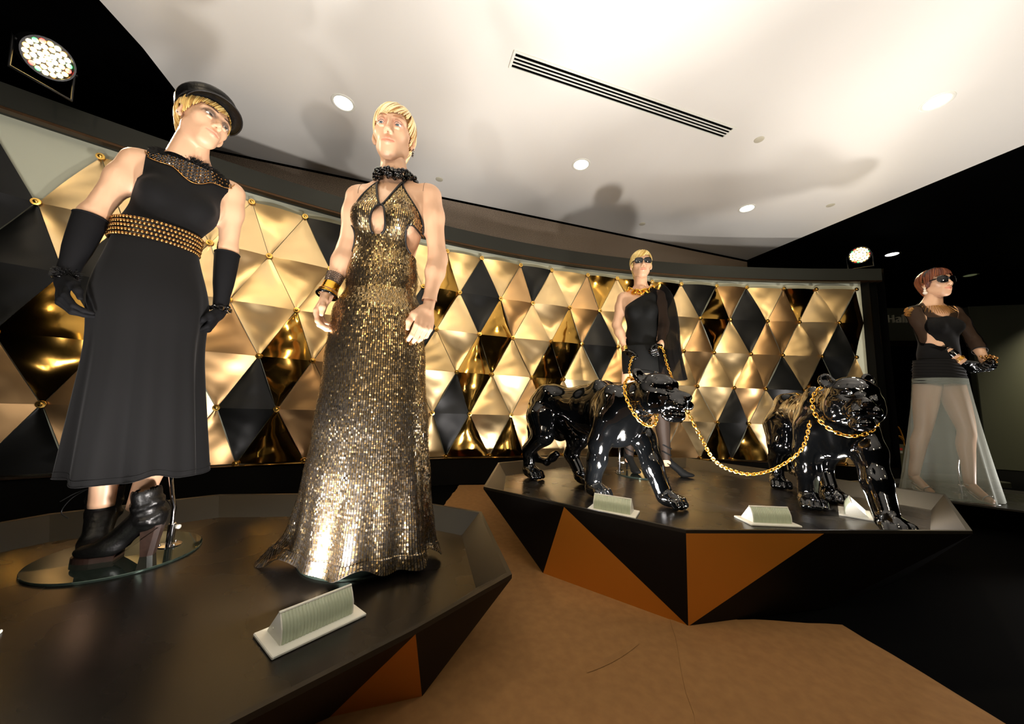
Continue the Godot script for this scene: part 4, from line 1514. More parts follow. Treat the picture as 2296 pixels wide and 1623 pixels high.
func disc_base(o: Node3D, c: Vector3, r: float, rod: Array) -> void:
	var st := Mb.new()
	lathe(st, [Vector2(0, 0), Vector2(r - 0.001, 0), Vector2(r, 0.0015), Vector2(r, 0.0065), Vector2(r - 0.0015, 0.008), Vector2(0, 0.008)], 64, Transform3D(Basis(), c))
	var base := obj("glass_base", st, M["base glass"], o, "round glass base plate")
	var m := Mb.new()
	var foot: Vector3 = rod[0]
	lathe(m, [Vector2(0.036, 0.008), Vector2(0.036, 0.011), Vector2(0.012, 0.013), Vector2(0.0125, 0.085), Vector2(0.010, 0.088), Vector2(0, 0.088)], 20, Transform3D(Basis(), Vector3(foot.x, c.y, foot.z)))
	for k in 3:
		var a := TAU * k / 3 + 0.4
		ball(m, Vector3(foot.x + cos(a) * 0.028, c.y + 0.012, foot.z + sin(a) * 0.028), Vector3(0.005, 0.006, 0.005), 8, 6)
	obj("socket", m, M["chrome"], base)
	m = Mb.new()
	tube(m, [Vector3(foot.x, c.y + 0.078, foot.z), Vector3(foot.x + 0.03, c.y + 0.078, foot.z + 0.006)], [0.004], 8)
	tube(m, [Vector3(foot.x + 0.022, c.y + 0.078, foot.z + 0.005), Vector3(foot.x + 0.034, c.y + 0.078, foot.z + 0.007)], [0.008], 10)
	obj("clamp_knob", m, M["white metal"], base)
	m = Mb.new()
	tube(m, rod, [0.0075], 10)
	obj("support_rod", m, M["chrome"], base)

func people_materials() -> void:
	var m := mat("skin", Color(1, 1, 1), 0.42)
	m.vertex_color_use_as_albedo = true
	m = mat("eye", Color(1, 1, 1), 0.12)
	m.vertex_color_use_as_albedo = true
	m = mat("hair", Color(1, 1, 1), 0.42)
	m.vertex_color_use_as_albedo = true
	mat("brow dark", Color(0.20, 0.13, 0.09), 0.7)
	mat("brow fair", Color(0.58, 0.40, 0.27), 0.7)
	mat("lash", Color(0.05, 0.04, 0.04), 0.6)
	m = mat("black jersey", Color(0.034, 0.033, 0.036), 0.85, 0.0, 0.3)
	m.rim_enabled = true
	m.rim = 0.22
	m.rim_tint = 0.4
	m = mat("black satin cloth", Color(0.030, 0.034, 0.032), 0.75, 0.0, 0.3)
	mat("black piping", Color(0.02, 0.018, 0.02), 0.6)
	m = mat("leather", Color(0.022, 0.02, 0.02), 0.4, 0.0, 0.45)
	m.normal_enabled = true
	var nt := noise_tex(0.03, 4, Color.BLACK, Color.WHITE, 256, 31)
	nt.as_normal_map = true
	nt.bump_strength = 3.0
	m.normal_texture = nt
	m.normal_scale = 0.5
	triplanar(m, 7.0)
	mat("boot sole", Color(0.13, 0.075, 0.055), 0.4)
	m = mat("heel wood", Color(1, 1, 1), 0.38)
	m.albedo_texture = noise_tex(0.03, 4, Color(0.12, 0.08, 0.065), Color(0.24, 0.17, 0.14), 256, 33)
	triplanar(m, 6.0)
	mat("glove cloth", Color(0.025, 0.026, 0.036), 0.8, 0.0, 0.3)
	mat("glove leather", Color(0.012, 0.012, 0.012), 0.16, 0.0, 0.5)
	mat("dress ground", Color(0.10, 0.07, 0.045), 0.7)
	m = mat("sequin", Color(1, 1, 1), 0.3, 1.0)
	m.vertex_color_use_as_albedo = true
	mat("bead black", Color(0.015, 0.015, 0.015), 0.1, 0.0, 0.6)
	mat("bead stone", Color(0.42, 0.40, 0.39), 0.15, 0.85)
	mat("antique gold", Color(0.70, 0.52, 0.30), 0.28, 1.0)
	mat("bright gold", Color(1.0, 0.78, 0.30), 0.16, 1.0)
	mat("fur black", Color(0.02, 0.016, 0.014), 0.9)
	m = mat("base glass", Color(0.25, 0.30, 0.27), 0.03, 0.75)
	mat("lens dark", Color(0.012, 0.008, 0.010), 0.04, 0.0, 0.6)
	mat("pearl", Color(0.88, 0.84, 0.78), 0.2)
	m = mat("sheer black", Color(0.02, 0.018, 0.018, 0.76), 0.8, 0.0, 0.2)
	m.transparency = BaseMaterial3D.TRANSPARENCY_ALPHA
	m = mat("cape black", Color(0.02, 0.018, 0.018, 0.86), 0.8, 0.0, 0.2)
	m.transparency = BaseMaterial3D.TRANSPARENCY_ALPHA
	m = mat("sheer skirt", Color(0.48, 0.50, 0.47, 0.55), 0.8, 0.0, 0.2)
	m.transparency = BaseMaterial3D.TRANSPARENCY_ALPHA
	m = mat("stocking", Color(0.03, 0.025, 0.025, 0.82), 0.6, 0.0, 0.3)
	m.transparency = BaseMaterial3D.TRANSPARENCY_ALPHA

func bracelet(o: Node3D, called: String, c: Vector3, ax: Vector3, r: Vector2, prof: Array, material: String, label := "") -> MeshInstance3D:      # lathed bangle, elliptical
	var m := Mb.new()
	var b := frame_on(ax, Vector3.BACK)
	lathe(m, prof, 32, Transform3D(Basis(b.x * r.x, b.y, b.z * r.y), c))
	return obj(called, m, M[material], o, label)

func octa(m: Mb, p: Vector3, r: float, b: Basis) -> void:
	var q := []
	for d in [b.x, b.z, -b.x, -b.z]:
		q.append(p + d * r)
	var t := p + b.y * r * 0.45
	for k in 4:
		m.face([q[k], t, q[(k + 1) % 4]] if (q[k] - p).cross(t - p).dot(q[(k + 1) % 4] - p) > 0 else [q[(k + 1) % 4], t, q[k]])
	m.face([q[3], q[2], q[1], q[0]])

# ---- first mannequin: black dress, leather cap, long gloves --------------
func boot(o: Node3D, at: Vector3, f: Vector3, squash: float, laces: bool) -> void:
	var b := Basis(Vector3.UP.cross(f), Vector3.UP, f * squash)
	var xf := Transform3D(b, at)
	var s := Sdf.new()
	s.ell(Vector3(0, 0.030, 0.158), Vector3(0.037, 0.023, 0.062), 0.02)
	s.ell(Vector3(0.002, 0.036, 0.120), Vector3(0.041, 0.028, 0.055), 0.02)
	s.cone(Vector3(0, 0.052, 0.105), Vector3(0, 0.118, 0.035), 0.035, 0.043, 0.03)
	s.ell(Vector3(0, 0.118, -0.004), Vector3(0.035, 0.036, 0.043), 0.02)
	s.cone(Vector3(0, 0.130, 0.010), Vector3(0, 0.210, 0.030), 0.042, 0.047, 0.02)
	for k in 11:      # soft wrinkles wrapping the shaft and instep
		var y := 0.112 + 0.0085 * k
		var a0 := k * 2.3
		var pts := []
		for j in 7:
			var a := a0 + j * 0.38
			var g := clampf((y - 0.12) / 0.09, 0.0, 1.0)
			pts.append(Vector3(sin(a) * 0.0425, y + 0.012 * sin(j * 0.6 + k) - 0.010 * cos(a), lerpf(0.004, 0.030, g) + cos(a) * 0.0455))
		s.path(pts, [0.001, 0.0035, 0.005, 0.0055, 0.005, 0.0035, 0.001], 0.010)
	s.cut(Vector3(0, 0.236, 0.034), Vector3(0.041, 0.050, 0.041), 0.004)
	var up := s.nets(Vector3(-0.07, -0.01, -0.08), Vector3(0.07, 0.27, 0.24), 0.0052)
	var lower := func(p: Vector3) -> float:
		var y := 0.014 if p.z > 0.09 else 0.014 + (0.09 - p.z) * 0.72
		return y - p.y if p.z > -0.03 else -1.0
	var m := Mb.new()
	m.add(clip(up, lower), xf)
	var bt := obj("boot", m, M["leather"], o, "black leather ankle boot")
	m = Mb.new()
	var out := []
	for k in 17:       # sole outline from the waist round the toe
		var a := -PI / 2 + PI * k / 16.0
		out.append(Vector2(sin(a) * 0.0405, 0.150 + cos(a) * 0.073))
	out.append(Vector2(0.033, 0.085))
	out.append(Vector2(-0.033, 0.085))
	var loc := Mb.new()
	slab(loc, PackedVector2Array(out), 0.0, 0.017)
	m.add(loc, xf)
	loc = Mb.new()       # arched shank
	for k in 8:
		var f0 := k / 7.0
		var z := lerpf(0.087, -0.034, f0)
		var y := 0.008 + 0.088 * pow(f0, 1.1)
		loc.p(Vector3(-0.031, y, z))
		loc.p(Vector3(0.031, y, z))
		if k:
			loc.q(k * 2 - 2, k * 2, k * 2 + 1, k * 2 - 1)
	m.add(loc, xf)
	obj("sole", m, M["boot sole"], bt)
	loc = Mb.new()
	var ringp := func(y: float, w: float, z0: float, z1: float) -> Array:
		return [Vector3(-w, y, z1), Vector3(-w * 0.6, y, z1 + 0.004), Vector3(w * 0.6, y, z1 + 0.004), Vector3(w, y, z1), Vector3(w, y, z0 + 0.014), Vector3(w * 0.6, y, z0), Vector3(-w * 0.6, y, z0), Vector3(-w, y, z0 + 0.014)]
	var r0: Array = ringp.call(0.0, 0.021, -0.024, 0.012)
	var r1: Array = ringp.call(0.104, 0.029, -0.040, 0.022)
	for k in 8:
		loc.face([r0[k], r0[(k + 1) % 8], r1[(k + 1) % 8], r1[k]])
	var rr := r0.duplicate()
	rr.reverse()
	loc.face(rr)
	m = Mb.new()
	m.add(loc, xf)
	obj("heel", m, M["heel wood"], bt, "stacked brown wooden heel")
	m = Mb.new()
	tube(m, spline([xf * Vector3(-0.046, 0.165, 0.03), xf * Vector3(-0.05, 0.175, -0.01), xf * Vector3(-0.02, 0.150, -0.048), xf * Vector3(0.03, 0.150, -0.042)], 5), [0.002], 5)
	if laces:
		tube(m, spline([xf * Vector3(-0.046, 0.215, -0.02), xf * Vector3(-0.085, 0.185, -0.03), xf * Vector3(-0.105, 0.14, -0.035), xf * Vector3(-0.085, 0.115, -0.03)], 6), [0.0016], 5)
		tube(m, spline([xf * Vector3(-0.046, 0.215, -0.02), xf * Vector3(-0.08, 0.20, -0.03), xf * Vector3(-0.112, 0.175, -0.03)], 6), [0.0016], 5)
	obj("lace", m, M["leather"], bt)

func mannequin_cap() -> void:
	var o := thing("mannequin", "mannequin in a black leather cap, beaded bib necklace, long gloves and black midi dress", "mannequin", Vector3(-1.36, FLOOR_ONE, -1.325))
	var f := Vector3(sin(deg_to_rad(47.0)), 0, cos(deg_to_rad(47.0)))
	var J := {"neck": Vector3(-1.405, 1.728, -1.392), "head": Vector3(-1.388, 1.795, -1.382), "shR": Vector3(-1.512, 1.655, -1.282), "shL": Vector3(-1.303, 1.668, -1.502), "elR": Vector3(-1.570, 1.385, -1.225), "elL": Vector3(-1.298, 1.385, -1.510), "wrR": Vector3(-1.580, 1.150, -1.195), "wrL": Vector3(-1.290, 1.130, -1.505), "waist": Vector3(-1.447, 1.372, -1.350), "hip": Vector3(-1.454, 1.164, -1.345),
		"hpR": Vector3(-1.50, 1.02, -1.29), "hpL": Vector3(-1.41, 1.02, -1.40)}
	var B := body_sdf(J, f, 0.96, 0.80)
	var L: Vector3 = B.L
	var mid: Vector3 = B.mid
	# skin: what the dress, gloves and boots leave bare
	var keep := func(p: Vector3) -> float:
		var x := absf((p - mid).dot(L))
		if x > 0.125 and p.y < 1.75:
			return 1.335 - p.y
		return 1.42 - p.y
	var skin := skin_part(B, J, 0.0105, keep)
	var hx := head_at(Vector3(-1.364, 1.894, -1.376), 74.0, -1.0, -10.0, 1.02)
	skin.add(paint_head({"shade": Color(0.20, 0.16, 0.15), "amount": 0.75, "brow": Color(0.25, 0.17, 0.12), "lip": Color(0.82, 0.58, 0.48)}), hx)
	obj("body", skin, M["skin"], o)
	eyes(o, hx, Color(0.36, 0.36, 0.34), Vector3(0.1, 0.05, 1), M["brow dark"])
	var hm := Mb.new()
	hm.tinted = true
	hm.add(make_hair({"seed": 11, "front": 0.052, "side": 0.0, "nape": -0.095, "sweep": 0.9, "count": 380, "tones": [Color(0.78, 0.64, 0.36), Color(0.90, 0.80, 0.52), Color(0.84, 0.70, 0.40), Color(0.70, 0.54, 0.28)]}), hx)
	obj("hair", hm, M["hair"], o, "short blond hair")
	for pts in [[Vector3(-1.468, 0.70, -1.32), Vector3(-1.468, 0.55, -1.325), Vector3(-1.466, 0.43, -1.327), Vector3(-1.464, 0.33, -1.328)], [Vector3(-1.335, 0.70, -1.44), Vector3(-1.345, 0.55, -1.420), Vector3(-1.365, 0.43, -1.385), Vector3(-1.318, 0.335, -1.318)]]:
		var lm := Mb.new()
		lm.tinted = true
		lm.tint = lin(SKIN)
		tube(lm, spline(pts, 5), [0.050, 0.0505, 0.051, 0.051, 0.050, 0.049, 0.047, 0.045, 0.043, 0.041, 0.039, 0.037, 0.036, 0.035, 0.035, 0.034], 18)
		obj("leg", lm, M["skin"], o)
	# earring stud
	var m := Mb.new()
	ball(m, hx * Vector3(-0.080, -0.027, -0.010), Vector3.ONE * 0.0035, 8, 6)
	obj("ear_stud", m, M["chrome"], o)
	# leather cap: crown, band and visor
	var cx := hx * Transform3D(Basis(Vector3.RIGHT, -0.30), Vector3(0, 0.060, -0.016))
	m = Mb.new()
	lathe(m, [Vector2(0.086, -0.016), Vector2(0.0885, -0.014), Vector2(0.0895, 0.018), Vector2(0.098, 0.028), Vector2(0.105, 0.040), Vector2(0.104, 0.049), Vector2(0.092, 0.060), Vector2(0.058, 0.067), Vector2(0.0, 0.070)], 40, cx * Transform3D(Basis.from_scale(Vector3(0.94, 1, 1.10)), Vector3.ZERO), true)
	var cap := obj("leather_cap", m, M["leather"], o, "black leather cap")
	m = Mb.new()
	for k in 25:
		var a := lerpf(-1.35, 1.35, k / 24.0)
		var w := 0.044 * pow(cos(a * 1.12), 0.6)
		for j in 5:
			var g := j / 4.0
			var r := 0.088 + w * g
			m.p(cx * Vector3(sin(a) * r * 0.94, -0.008 - 0.016 * g * g - 0.008 * (1.0 - cos(a)) , cos(a) * r * 1.10))
		if k:
			for j in 4:
				m.q((k - 1) * 5 + j, (k - 1) * 5 + j + 1, k * 5 + j + 1, k * 5 + j)
	var edge := []
	for k in 25:
		edge.append(m.v[k * 5 + 4])
	tube(m, edge, [0.0032], 6)
	obj("visor", m, M["leather"], cap)
	m = Mb.new()
	tube(m, ring(cx.origin, cx.basis.y, 0.0905 * 1.02, 0.0905 * 1.185, 40, cx.basis.z), [0.0035], 6, false, true)
	obj("cap_band", m, M["leather"], cap)
	# dress: bodice that hugs the torso, then a flared skirt
	var arm := func(p: Vector3) -> float:
		var q := p - mid
		var x := absf(q.dot(L))
		var y: float = q.dot(B.up)
		var hole := x - (0.128 if y > -0.10 else 0.128 + (-0.10 - y) * 0.9)
		return maxf(hole, maxf(1.352 - p.y, y - 0.055))
	var bod := cloth(B.torso, Vector3(-1.72, 1.28, -1.68), Vector3(-1.14, 1.80, -1.08), 0.0095, 0.008, arm)
	var wc := Vector3(-1.447, 1.36, -1.350)
	var cen := func(y: float) -> Vector3:
		var t := clampf((1.36 - y) / 0.92, 0.0, 1.0)
		return wc.lerp(Vector3(-1.412, 0.44, -1.388), t)
	var rad := func(a: float, y: float) -> Vector3:
		var t := clampf((1.36 - y) / 0.92, 0.0, 1.0)
		var hip := exp(-pow((t - 0.26) / 0.16, 2.0)) * 0.026
		var e := 0.116 + 0.078 * pow(t, 0.8) + hip
		var fold := (0.014 * sin(a * 9.0 + 1.0) + 0.010 * sin(a * 5.0 - 0.6) + 0.008 * sin(a * 14.0 + 2.0)) * pow(t, 1.6)
		return Vector3(e + fold, e * 0.80 + 0.01 * t + fold, (0.010 * sin(a * 4.0 + 0.6) + 0.006 * sin(a * 9.0)) * pow(t, 4.0))
	var sk := loft(cen, rad, 0.435, 1.362, 46, 120, f)
	bod.add(sk)
	var dress := obj("dress", bod, M["black jersey"], o, "sleeveless black jersey midi dress")
	m = Mb.new()
	var hem := []
	for j in 120:
		hem.append(sk.v[j] + Vector3(0, 0.001, 0))
	tube(m, hem, [0.0022], 5, false, true)
	var hem2 := []
	for j in 120:
		hem2.append(sk.v[j + 120 * 1] + (sk.v[j + 120 * 1] - (cen.call(sk.v[j].y) as Vector3)) * Vector3(0.006, 0, 0.006))
	tube(m, hem2, [0.0010], 4, false, true)
	obj("hem_seam", m, M["black jersey"], dress)
	# studded belt
	m = Mb.new()
	var st := Mb.new()
	var beltax: Vector3 = (B.up as Vector3).lerp(Vector3.UP, 0.5).normalized()
	var bb := Basis(L, beltax, L.cross(beltax))
	lathe(m, [Vector2(0.1275, -0.040), Vector2(0.130, -0.040), Vector2(0.130, 0.040), Vector2(0.1275, 0.040)], 60, Transform3D(Basis(bb.x, bb.y, bb.z * 0.80), wc))
	var belt := obj("belt", m, M["leather"], o, "wide black belt covered in rows of gold studs")
	for row in 5:
		for k in 66:
			var a := TAU * (k + 0.5 * (row % 2)) / 66.0
			var p := wc + bb.x * sin(a) * 0.1315 + bb.z * cos(a) * 0.1315 * 0.80 + bb.y * ((row - 2) * 0.0165)
			var nn := (bb.x * sin(a) * 0.8 + bb.z * cos(a)).normalized()
			ball(st, p, Vector3(0.0060, 0.0046, 0.0060), 8, 5, frame_on(nn))
	var so := obj("stud", st, M["antique gold"], belt)
	so.set_meta("kind", "stuff")
	# bib necklace: fur ruff, then rows of stones and gold links inside a scalloped gold edge
	m = Mb.new()
	var ts: Sdf = B.torso
	var nk: Vector3 = J.neck + Vector3(0, 0.012, 0)
	var rr := RandomNumberGenerator.new()
	rr.seed = 5
	var up: Vector3 = B.up
	var fw: Vector3 = B.b.z
	for k in 900:
		var a := rr.randf() * TAU
		var d := L * sin(a) + fw * cos(a)
		var p := touch(ts, nk + d * 0.12 - up * (0.006 + rr.randf() * 0.030 + 0.010 * cos(a)), -d, 0.007)
		tube(m, [p - d * 0.004, p + d * rr.randf_range(0.005, 0.011) + Vector3(rr.randf_range(-1, 1), rr.randf_range(-0.6, 1), rr.randf_range(-1, 1)) * 0.005], [0.0024, 0.0006], 4, false)
	var bib := obj("bib_necklace", m, M["fur black"], o, "bib necklace with black ruff and rows of dark stones")
	var place := func(a: float, r: float) -> Vector3:
		var d := L * sin(a + 0.24) + fw * cos(a + 0.24)
		var q: Vector3 = nk - up * (0.034 + r * 0.85 * pow(maxf(cos(a), 0.02), 0.55)) + d * (0.055 + r * 0.74 * (1.0 - 0.35 * absf(cos(a))))
		return touch(ts, q + fw * 0.15 + d * 0.04, -(fw * 0.15 + d * 0.04).normalized(), 0.011)
	var stones := Mb.new()
	var golds := Mb.new()
	for row in 10:
		var r := 0.016 + row * 0.0105
		var n := 26 + row * 2
		for k in n:
			var a := lerpf(-1.45, 1.45, (k + 0.5 * (row % 2)) / n)
			var scal := 0.100 + 0.020 * cos(a * 4.3) * (1.0 if absf(a) < 1.3 else 0.3)
			if r > scal:
				continue
			var p: Vector3 = place.call(a, r)
			var nn := (L * sin(a + 0.24) + fw * cos(a + 0.24) + up * 0.4).normalized()
			if (row + k) % 4 == 0:
				ball(golds, p, Vector3(0.0034, 0.0030, 0.0034), 6, 4, frame_on(nn))
			else:
				octa(stones, p, 0.0062, frame_on(nn) * Basis(Vector3.UP, k * 0.7))
	so = obj("dark_stone", stones, M["bead stone"], bib)
	so.set_meta("kind", "stuff")
	so = obj("gold_bead", golds, M["antique gold"], bib)
	so.set_meta("kind", "stuff")
	var trim := Mb.new()
	var curve := []
	for k in 70:
		var a := lerpf(-1.5, 1.5, k / 69.0)
		curve.append(place.call(a, 0.105 + 0.020 * cos(a * 4.3) * (1.0 if absf(a) < 1.3 else 0.3)))
	tube(trim, curve, [0.0019], 6)
	obj("gold_edge", trim, M["antique gold"], bib)
	# gloves
	for right in [true, false]:
		var e: Vector3 = J.elR if right else J.elL
		var w: Vector3 = J.wrR if right else J.wrL
		var d := (w - e).normalized()
		m = Mb.new()
		var a0 := e.lerp(w, 0.04)
		tube(m, [a0, a0 + d * 0.004, e.lerp(w, 0.22), e.lerp(w, 0.42), e.lerp(w, 0.60), e.lerp(w, 0.8), w + d * 0.02], [0.0435, 0.0455, 0.0435, 0.0405, 0.0370, 0.0300, 0.0262], 20, false)
		tube(m, ring(a0, d, 0.0440, 0.0440, 20), [0.0038], 6, false, true)
		var tip := Vector3(-1.535, 1.03, -1.160) if right else Vector3(-1.300, 1.02, -1.470)
		var thumb := f * 0.9 + L * (0.25 if right else -0.25)
		m.add(hand_soft, hand_at(w + d * 0.025, tip, thumb, right, 1.08))
		obj("glove", m, M["glove cloth"], o, "long black glove")
	# bracelets over the gloves
	var dR: Vector3 = (J.wrR - J.elR).normalized()
	m = Mb.new()
	for k in 260:
		var a := rr.randf() * TAU
		var fr := frame_on(dR)
		var d := fr.x * cos(a) + fr.z * sin(a)
		var p: Vector3 = J.wrR + dR * rr.randf_range(-0.012, 0.018) + d * 0.026
		tube(m, [p, p + d * 0.011 + dR * rr.randf_range(-0.004, 0.010)], [0.0018, 0.0004], 4, false)
	var fb := obj("fringe_bracelet", m, M["fur black"], o, "black fringed bracelet with small buckle")
	m = Mb.new()
	tube(m, ring(J.wrR + dR * 0.024, dR, 0.0285, 0.0285, 30), [0.0022], 5, false, true)
	box(m, J.wrR + dR * 0.016 + L * 0.024 + f * 0.02, Vector3(0.014, 0.022, 0.010), 0.002)
	obj("chain_edge", m, M["chrome"], fb)
	var dL: Vector3 = (J.wrL - J.elL).normalized()
	var cb := bracelet(o, "crystal_bracelet", J.wrL + dL * 0.012, dL, Vector2(0.031, 0.031), [Vector2(0.93, -0.010), Vector2(1.0, -0.010), Vector2(1.03, 0.0), Vector2(1.0, 0.010), Vector2(0.93, 0.010)], "bead black", "bracelet of large clear square stones")
	for k in 8:
		var a := TAU * k / 8
		var fr := frame_on(dL)
		var d := fr.x * cos(a) + fr.z * sin(a)
		m = Mb.new()
		box(m, Vector3.ZERO, Vector3(0.019, 0.012, 0.020), 0.004, Transform3D(frame_on(d, dL), J.wrL + dL * 0.012 + d * 0.035))
		obj("square_stone", m, M["chrome"], cb)
	# boots, stand
	boot(o, Vector3(-1.268, FLOOR_ONE + 0.008, -1.322), Vector3(-0.915, 0, 0.40).normalized(), 0.86, false)
	boot(o, Vector3(-1.478, FLOOR_ONE + 0.008, -1.352), Vector3(0.62, 0, 0.78).normalized(), 0.5, true)
	disc_base(o, Vector3(-1.36, FLOOR_ONE, -1.325), 0.217, [Vector3(-1.268, 0.17, -1.405), Vector3(-1.275, 0.31, -1.410), Vector3(-1.295, 0.355, -1.415), Vector3(-1.312, 0.44, -1.412)])

# ---- second mannequin: gold sequin gown ----------------------------------
func mannequin_gown() -> void:
	var o := thing("mannequin", "mannequin in a long gold sequin halter gown with a black cluster bead necklace", "mannequin", Vector3(-0.548, FLOOR_ONE, -1.408))
	var az := deg_to_rad(4.0)
	var f := Vector3(sin(az), 0, cos(az))
	var J := {"neck": Vector3(-0.512, 1.652, -1.358), "head": Vector3(-0.520, 1.725, -1.352), "shR": Vector3(-0.660, 1.578, -1.350), "shL": Vector3(-0.366, 1.604, -1.360), "elR": Vector3(-0.682, 1.345, -1.350), "elL": Vector3(-0.318, 1.330, -1.365), "wrR": Vector3(-0.712, 1.165, -1.305), "wrL": Vector3(-0.330, 1.130, -1.315), "waist": Vector3(-0.528, 1.352, -1.356), "hip": Vector3(-0.536, 1.105, -1.356)}
	var B := body_sdf(J, f)
	var L: Vector3 = B.L
	var ts: Sdf = B.torso
	var keep := func(p: Vector3) -> float:
		return 1.14 - p.y
	var skin := skin_part(B, J, 0.0098, keep)
	var hx := head_at(Vector3(-0.530, 1.838, -1.338), 8.0, -6.0, -2.0, 1.02)
	skin.add(paint_head({"shade": Color(0.74, 0.50, 0.44), "amount": 0.5, "brow": Color(0.66, 0.47, 0.33), "lip": Color(0.84, 0.56, 0.46)}), hx)
	skin.add(hand_soft, hand_at(J.wrR + Vector3(-0.002, -0.02, 0.004), Vector3(-0.745, 1.0, -1.262), Vector3(0.25, 0, 1), true, 1.05))
	skin.add(hand_soft, hand_at(J.wrL + Vector3(0, -0.02, 0.004), Vector3(-0.338, 0.97, -1.268), Vector3(-0.75, 0, 0.65), false, 1.05))
	for k in range(skin.c.size() - hand_soft.v.size() * 2, skin.c.size()):
		skin.c[k] = lin(SKIN)
	obj("body", skin, M["skin"], o)
	eyes(o, hx, Color(0.50, 0.62, 0.68), Vector3(-0.12, 0.0, 1), M["brow fair"])
	var hm := Mb.new()
	hm.tinted = true
	hm.add(make_hair({"seed": 3, "front": 0.046, "side": -0.012, "nape": -0.135, "sweep": 1.5, "count": 430, "tones": [Color(0.66, 0.48, 0.26), Color(0.93, 0.86, 0.66), Color(0.86, 0.74, 0.48), Color(0.96, 0.90, 0.74)]}), hx)
	obj("hair", hm, M["hair"], o, "short blond hair with a side swept fringe")
	var m := Mb.new()
	for k in 4:
		ball(m, hx * Vector3(0.079, -0.028 - k * 0.009, -0.010), Vector3.ONE * (0.0038 + 0.0006 * k), 8, 6)
	obj("drop_earring", m, M["bead stone"], o)
	# seams where the arms plug in
	m = Mb.new()
	for x in [-1.0, 1.0]:
		var sp: Vector3 = J.shL if x > 0 else J.shR
		var pts := []
		for k in 14:
			var a := lerpf(-0.4, 1.9, k / 13.0)
			var d := Vector3(0, cos(a), 0) + f * sin(a)
			pts.append(touch(B.all, sp - L * x * 0.02 + d * 0.14, -d, 0.0002))
		tube(m, pts, [0.0006], 4)
	obj("arm_seam", m, M["lash"], o)
	# gown: torso field joined to a column that flares below the knee
	var g := Sdf.new()
	for k in [0, 1, 2, 3, 4, 5, 6, 8]:
		g.put(ts.ty[k], ts.a[k], ts.ab[k], ts.ra[k], ts.ra[k] + ts.rd[k], ts.kk[k], ts.bs[k], ts.ir[k])
	var hip: Vector3 = J.hip
	var knee := Vector3(-0.522, 0.66, -1.360)
	var hemc := Vector3(-0.515, 0.155, -1.378)
	var wide := Curve.new()
	wide.min_value = 0.0
	wide.max_value = 1.0
	for q in [[0.0, 0.252], [0.09, 0.236], [0.24, 0.222], [0.36, 0.207], [0.56, 0.186], [0.72, 0.172], [0.80, 0.150], [1.0, 0.125]]:
		wide.add_point(Vector2(q[0], q[1]))
	g.ell(hip.lerp(knee, 0.35), Vector3(0.158, 0.22, 0.120), 0.06)
	g.ell(hip.lerp(knee, 0.75), Vector3(0.150, 0.24, 0.122), 0.06)
	g.cone(knee, hemc + Vector3(0, -0.06, 0), 0.132, 0.205, 0.06)
	var center := func(y: float) -> Vector3:
		if y > 1.352:
			return (J.waist as Vector3).lerp(J.neck, clampf((y - 1.352) / 0.30, 0, 1))
		if y > 1.105:
			return hip.lerp(J.waist, (y - 1.105) / 0.247)
		if y > 0.66:
			return knee.lerp(hip, (y - 0.66) / 0.445)
		return hemc.lerp(knee, (y - 0.155) / 0.505)
	var yb := 0.188
	var yt := 1.655
	var rows := 120
	var cols := 120
	var grid := PackedVector3Array()
	for k in rows + 1:
		var y := lerpf(yb, yt, float(k) / rows)
		var c: Vector3 = center.call(y)
		c.y = y
		for j in cols:
			var a := TAU * j / cols
			var d := f * cos(a) + L * sin(a)
			var p := touch(g, c + d * 0.36, -d, 0.006)
			var wx := wide.sample(clampf((y - 0.16) / 1.28, 0.0, 1.0))
			var column := c + L * sin(a) * wx + f * cos(a) * wx * lerpf(0.80, 0.70, clampf((y - 0.16) / 0.9, 0, 1))
			p = column.lerp(p, smoothstep(0.98, 1.20, y))
			var t := clampf((0.62 - y) / 0.46, 0.0, 1.0)
			var fold := (0.016 * sin(a * 8.0 + 0.5) + 0.012 * sin(a * 13.0 + 1.2) + 0.010 * sin(a * 5.0 + 2.0)) * pow(t, 1.3)
			var flare := 0.030 * pow(t, 4.0) * (0.6 + 0.4 * sin(a * 4.0 + 1.0))
			var train := 0.085 * pow(clampf((0.30 - y) / 0.13, 0.0, 1.0), 2.0) * exp(-pow((wrapf(a + 1.25, -PI, PI)) / 0.34, 2.0))
			p += d * (fold + flare + train)
			if k < 4:
				p.y += (0.016 * sin(a * 6.0 + 0.4) + 0.010 * sin(a * 11.0)) * (1.0 - k / 4.0) + 0.012
				p.y -= train * 0.12
			grid.append(p)
	var at := func(u: float, y: float) -> Vector3:       # point on the gown, u in turns
		var r := clampf((y - yb) / (yt - yb) * rows, 0.0, rows - 0.001)
		var q := fposmod(u, 1.0) * cols
		var k := int(r)
		var j := int(q) % cols
		var j2 := (j + 1) % cols
		return grid[k * cols + j].lerp(grid[k * cols + j2], q - floorf(q)).lerp(grid[(k + 1) * cols + j].lerp(grid[(k + 1) * cols + j2], q - floorf(q)), r - k)
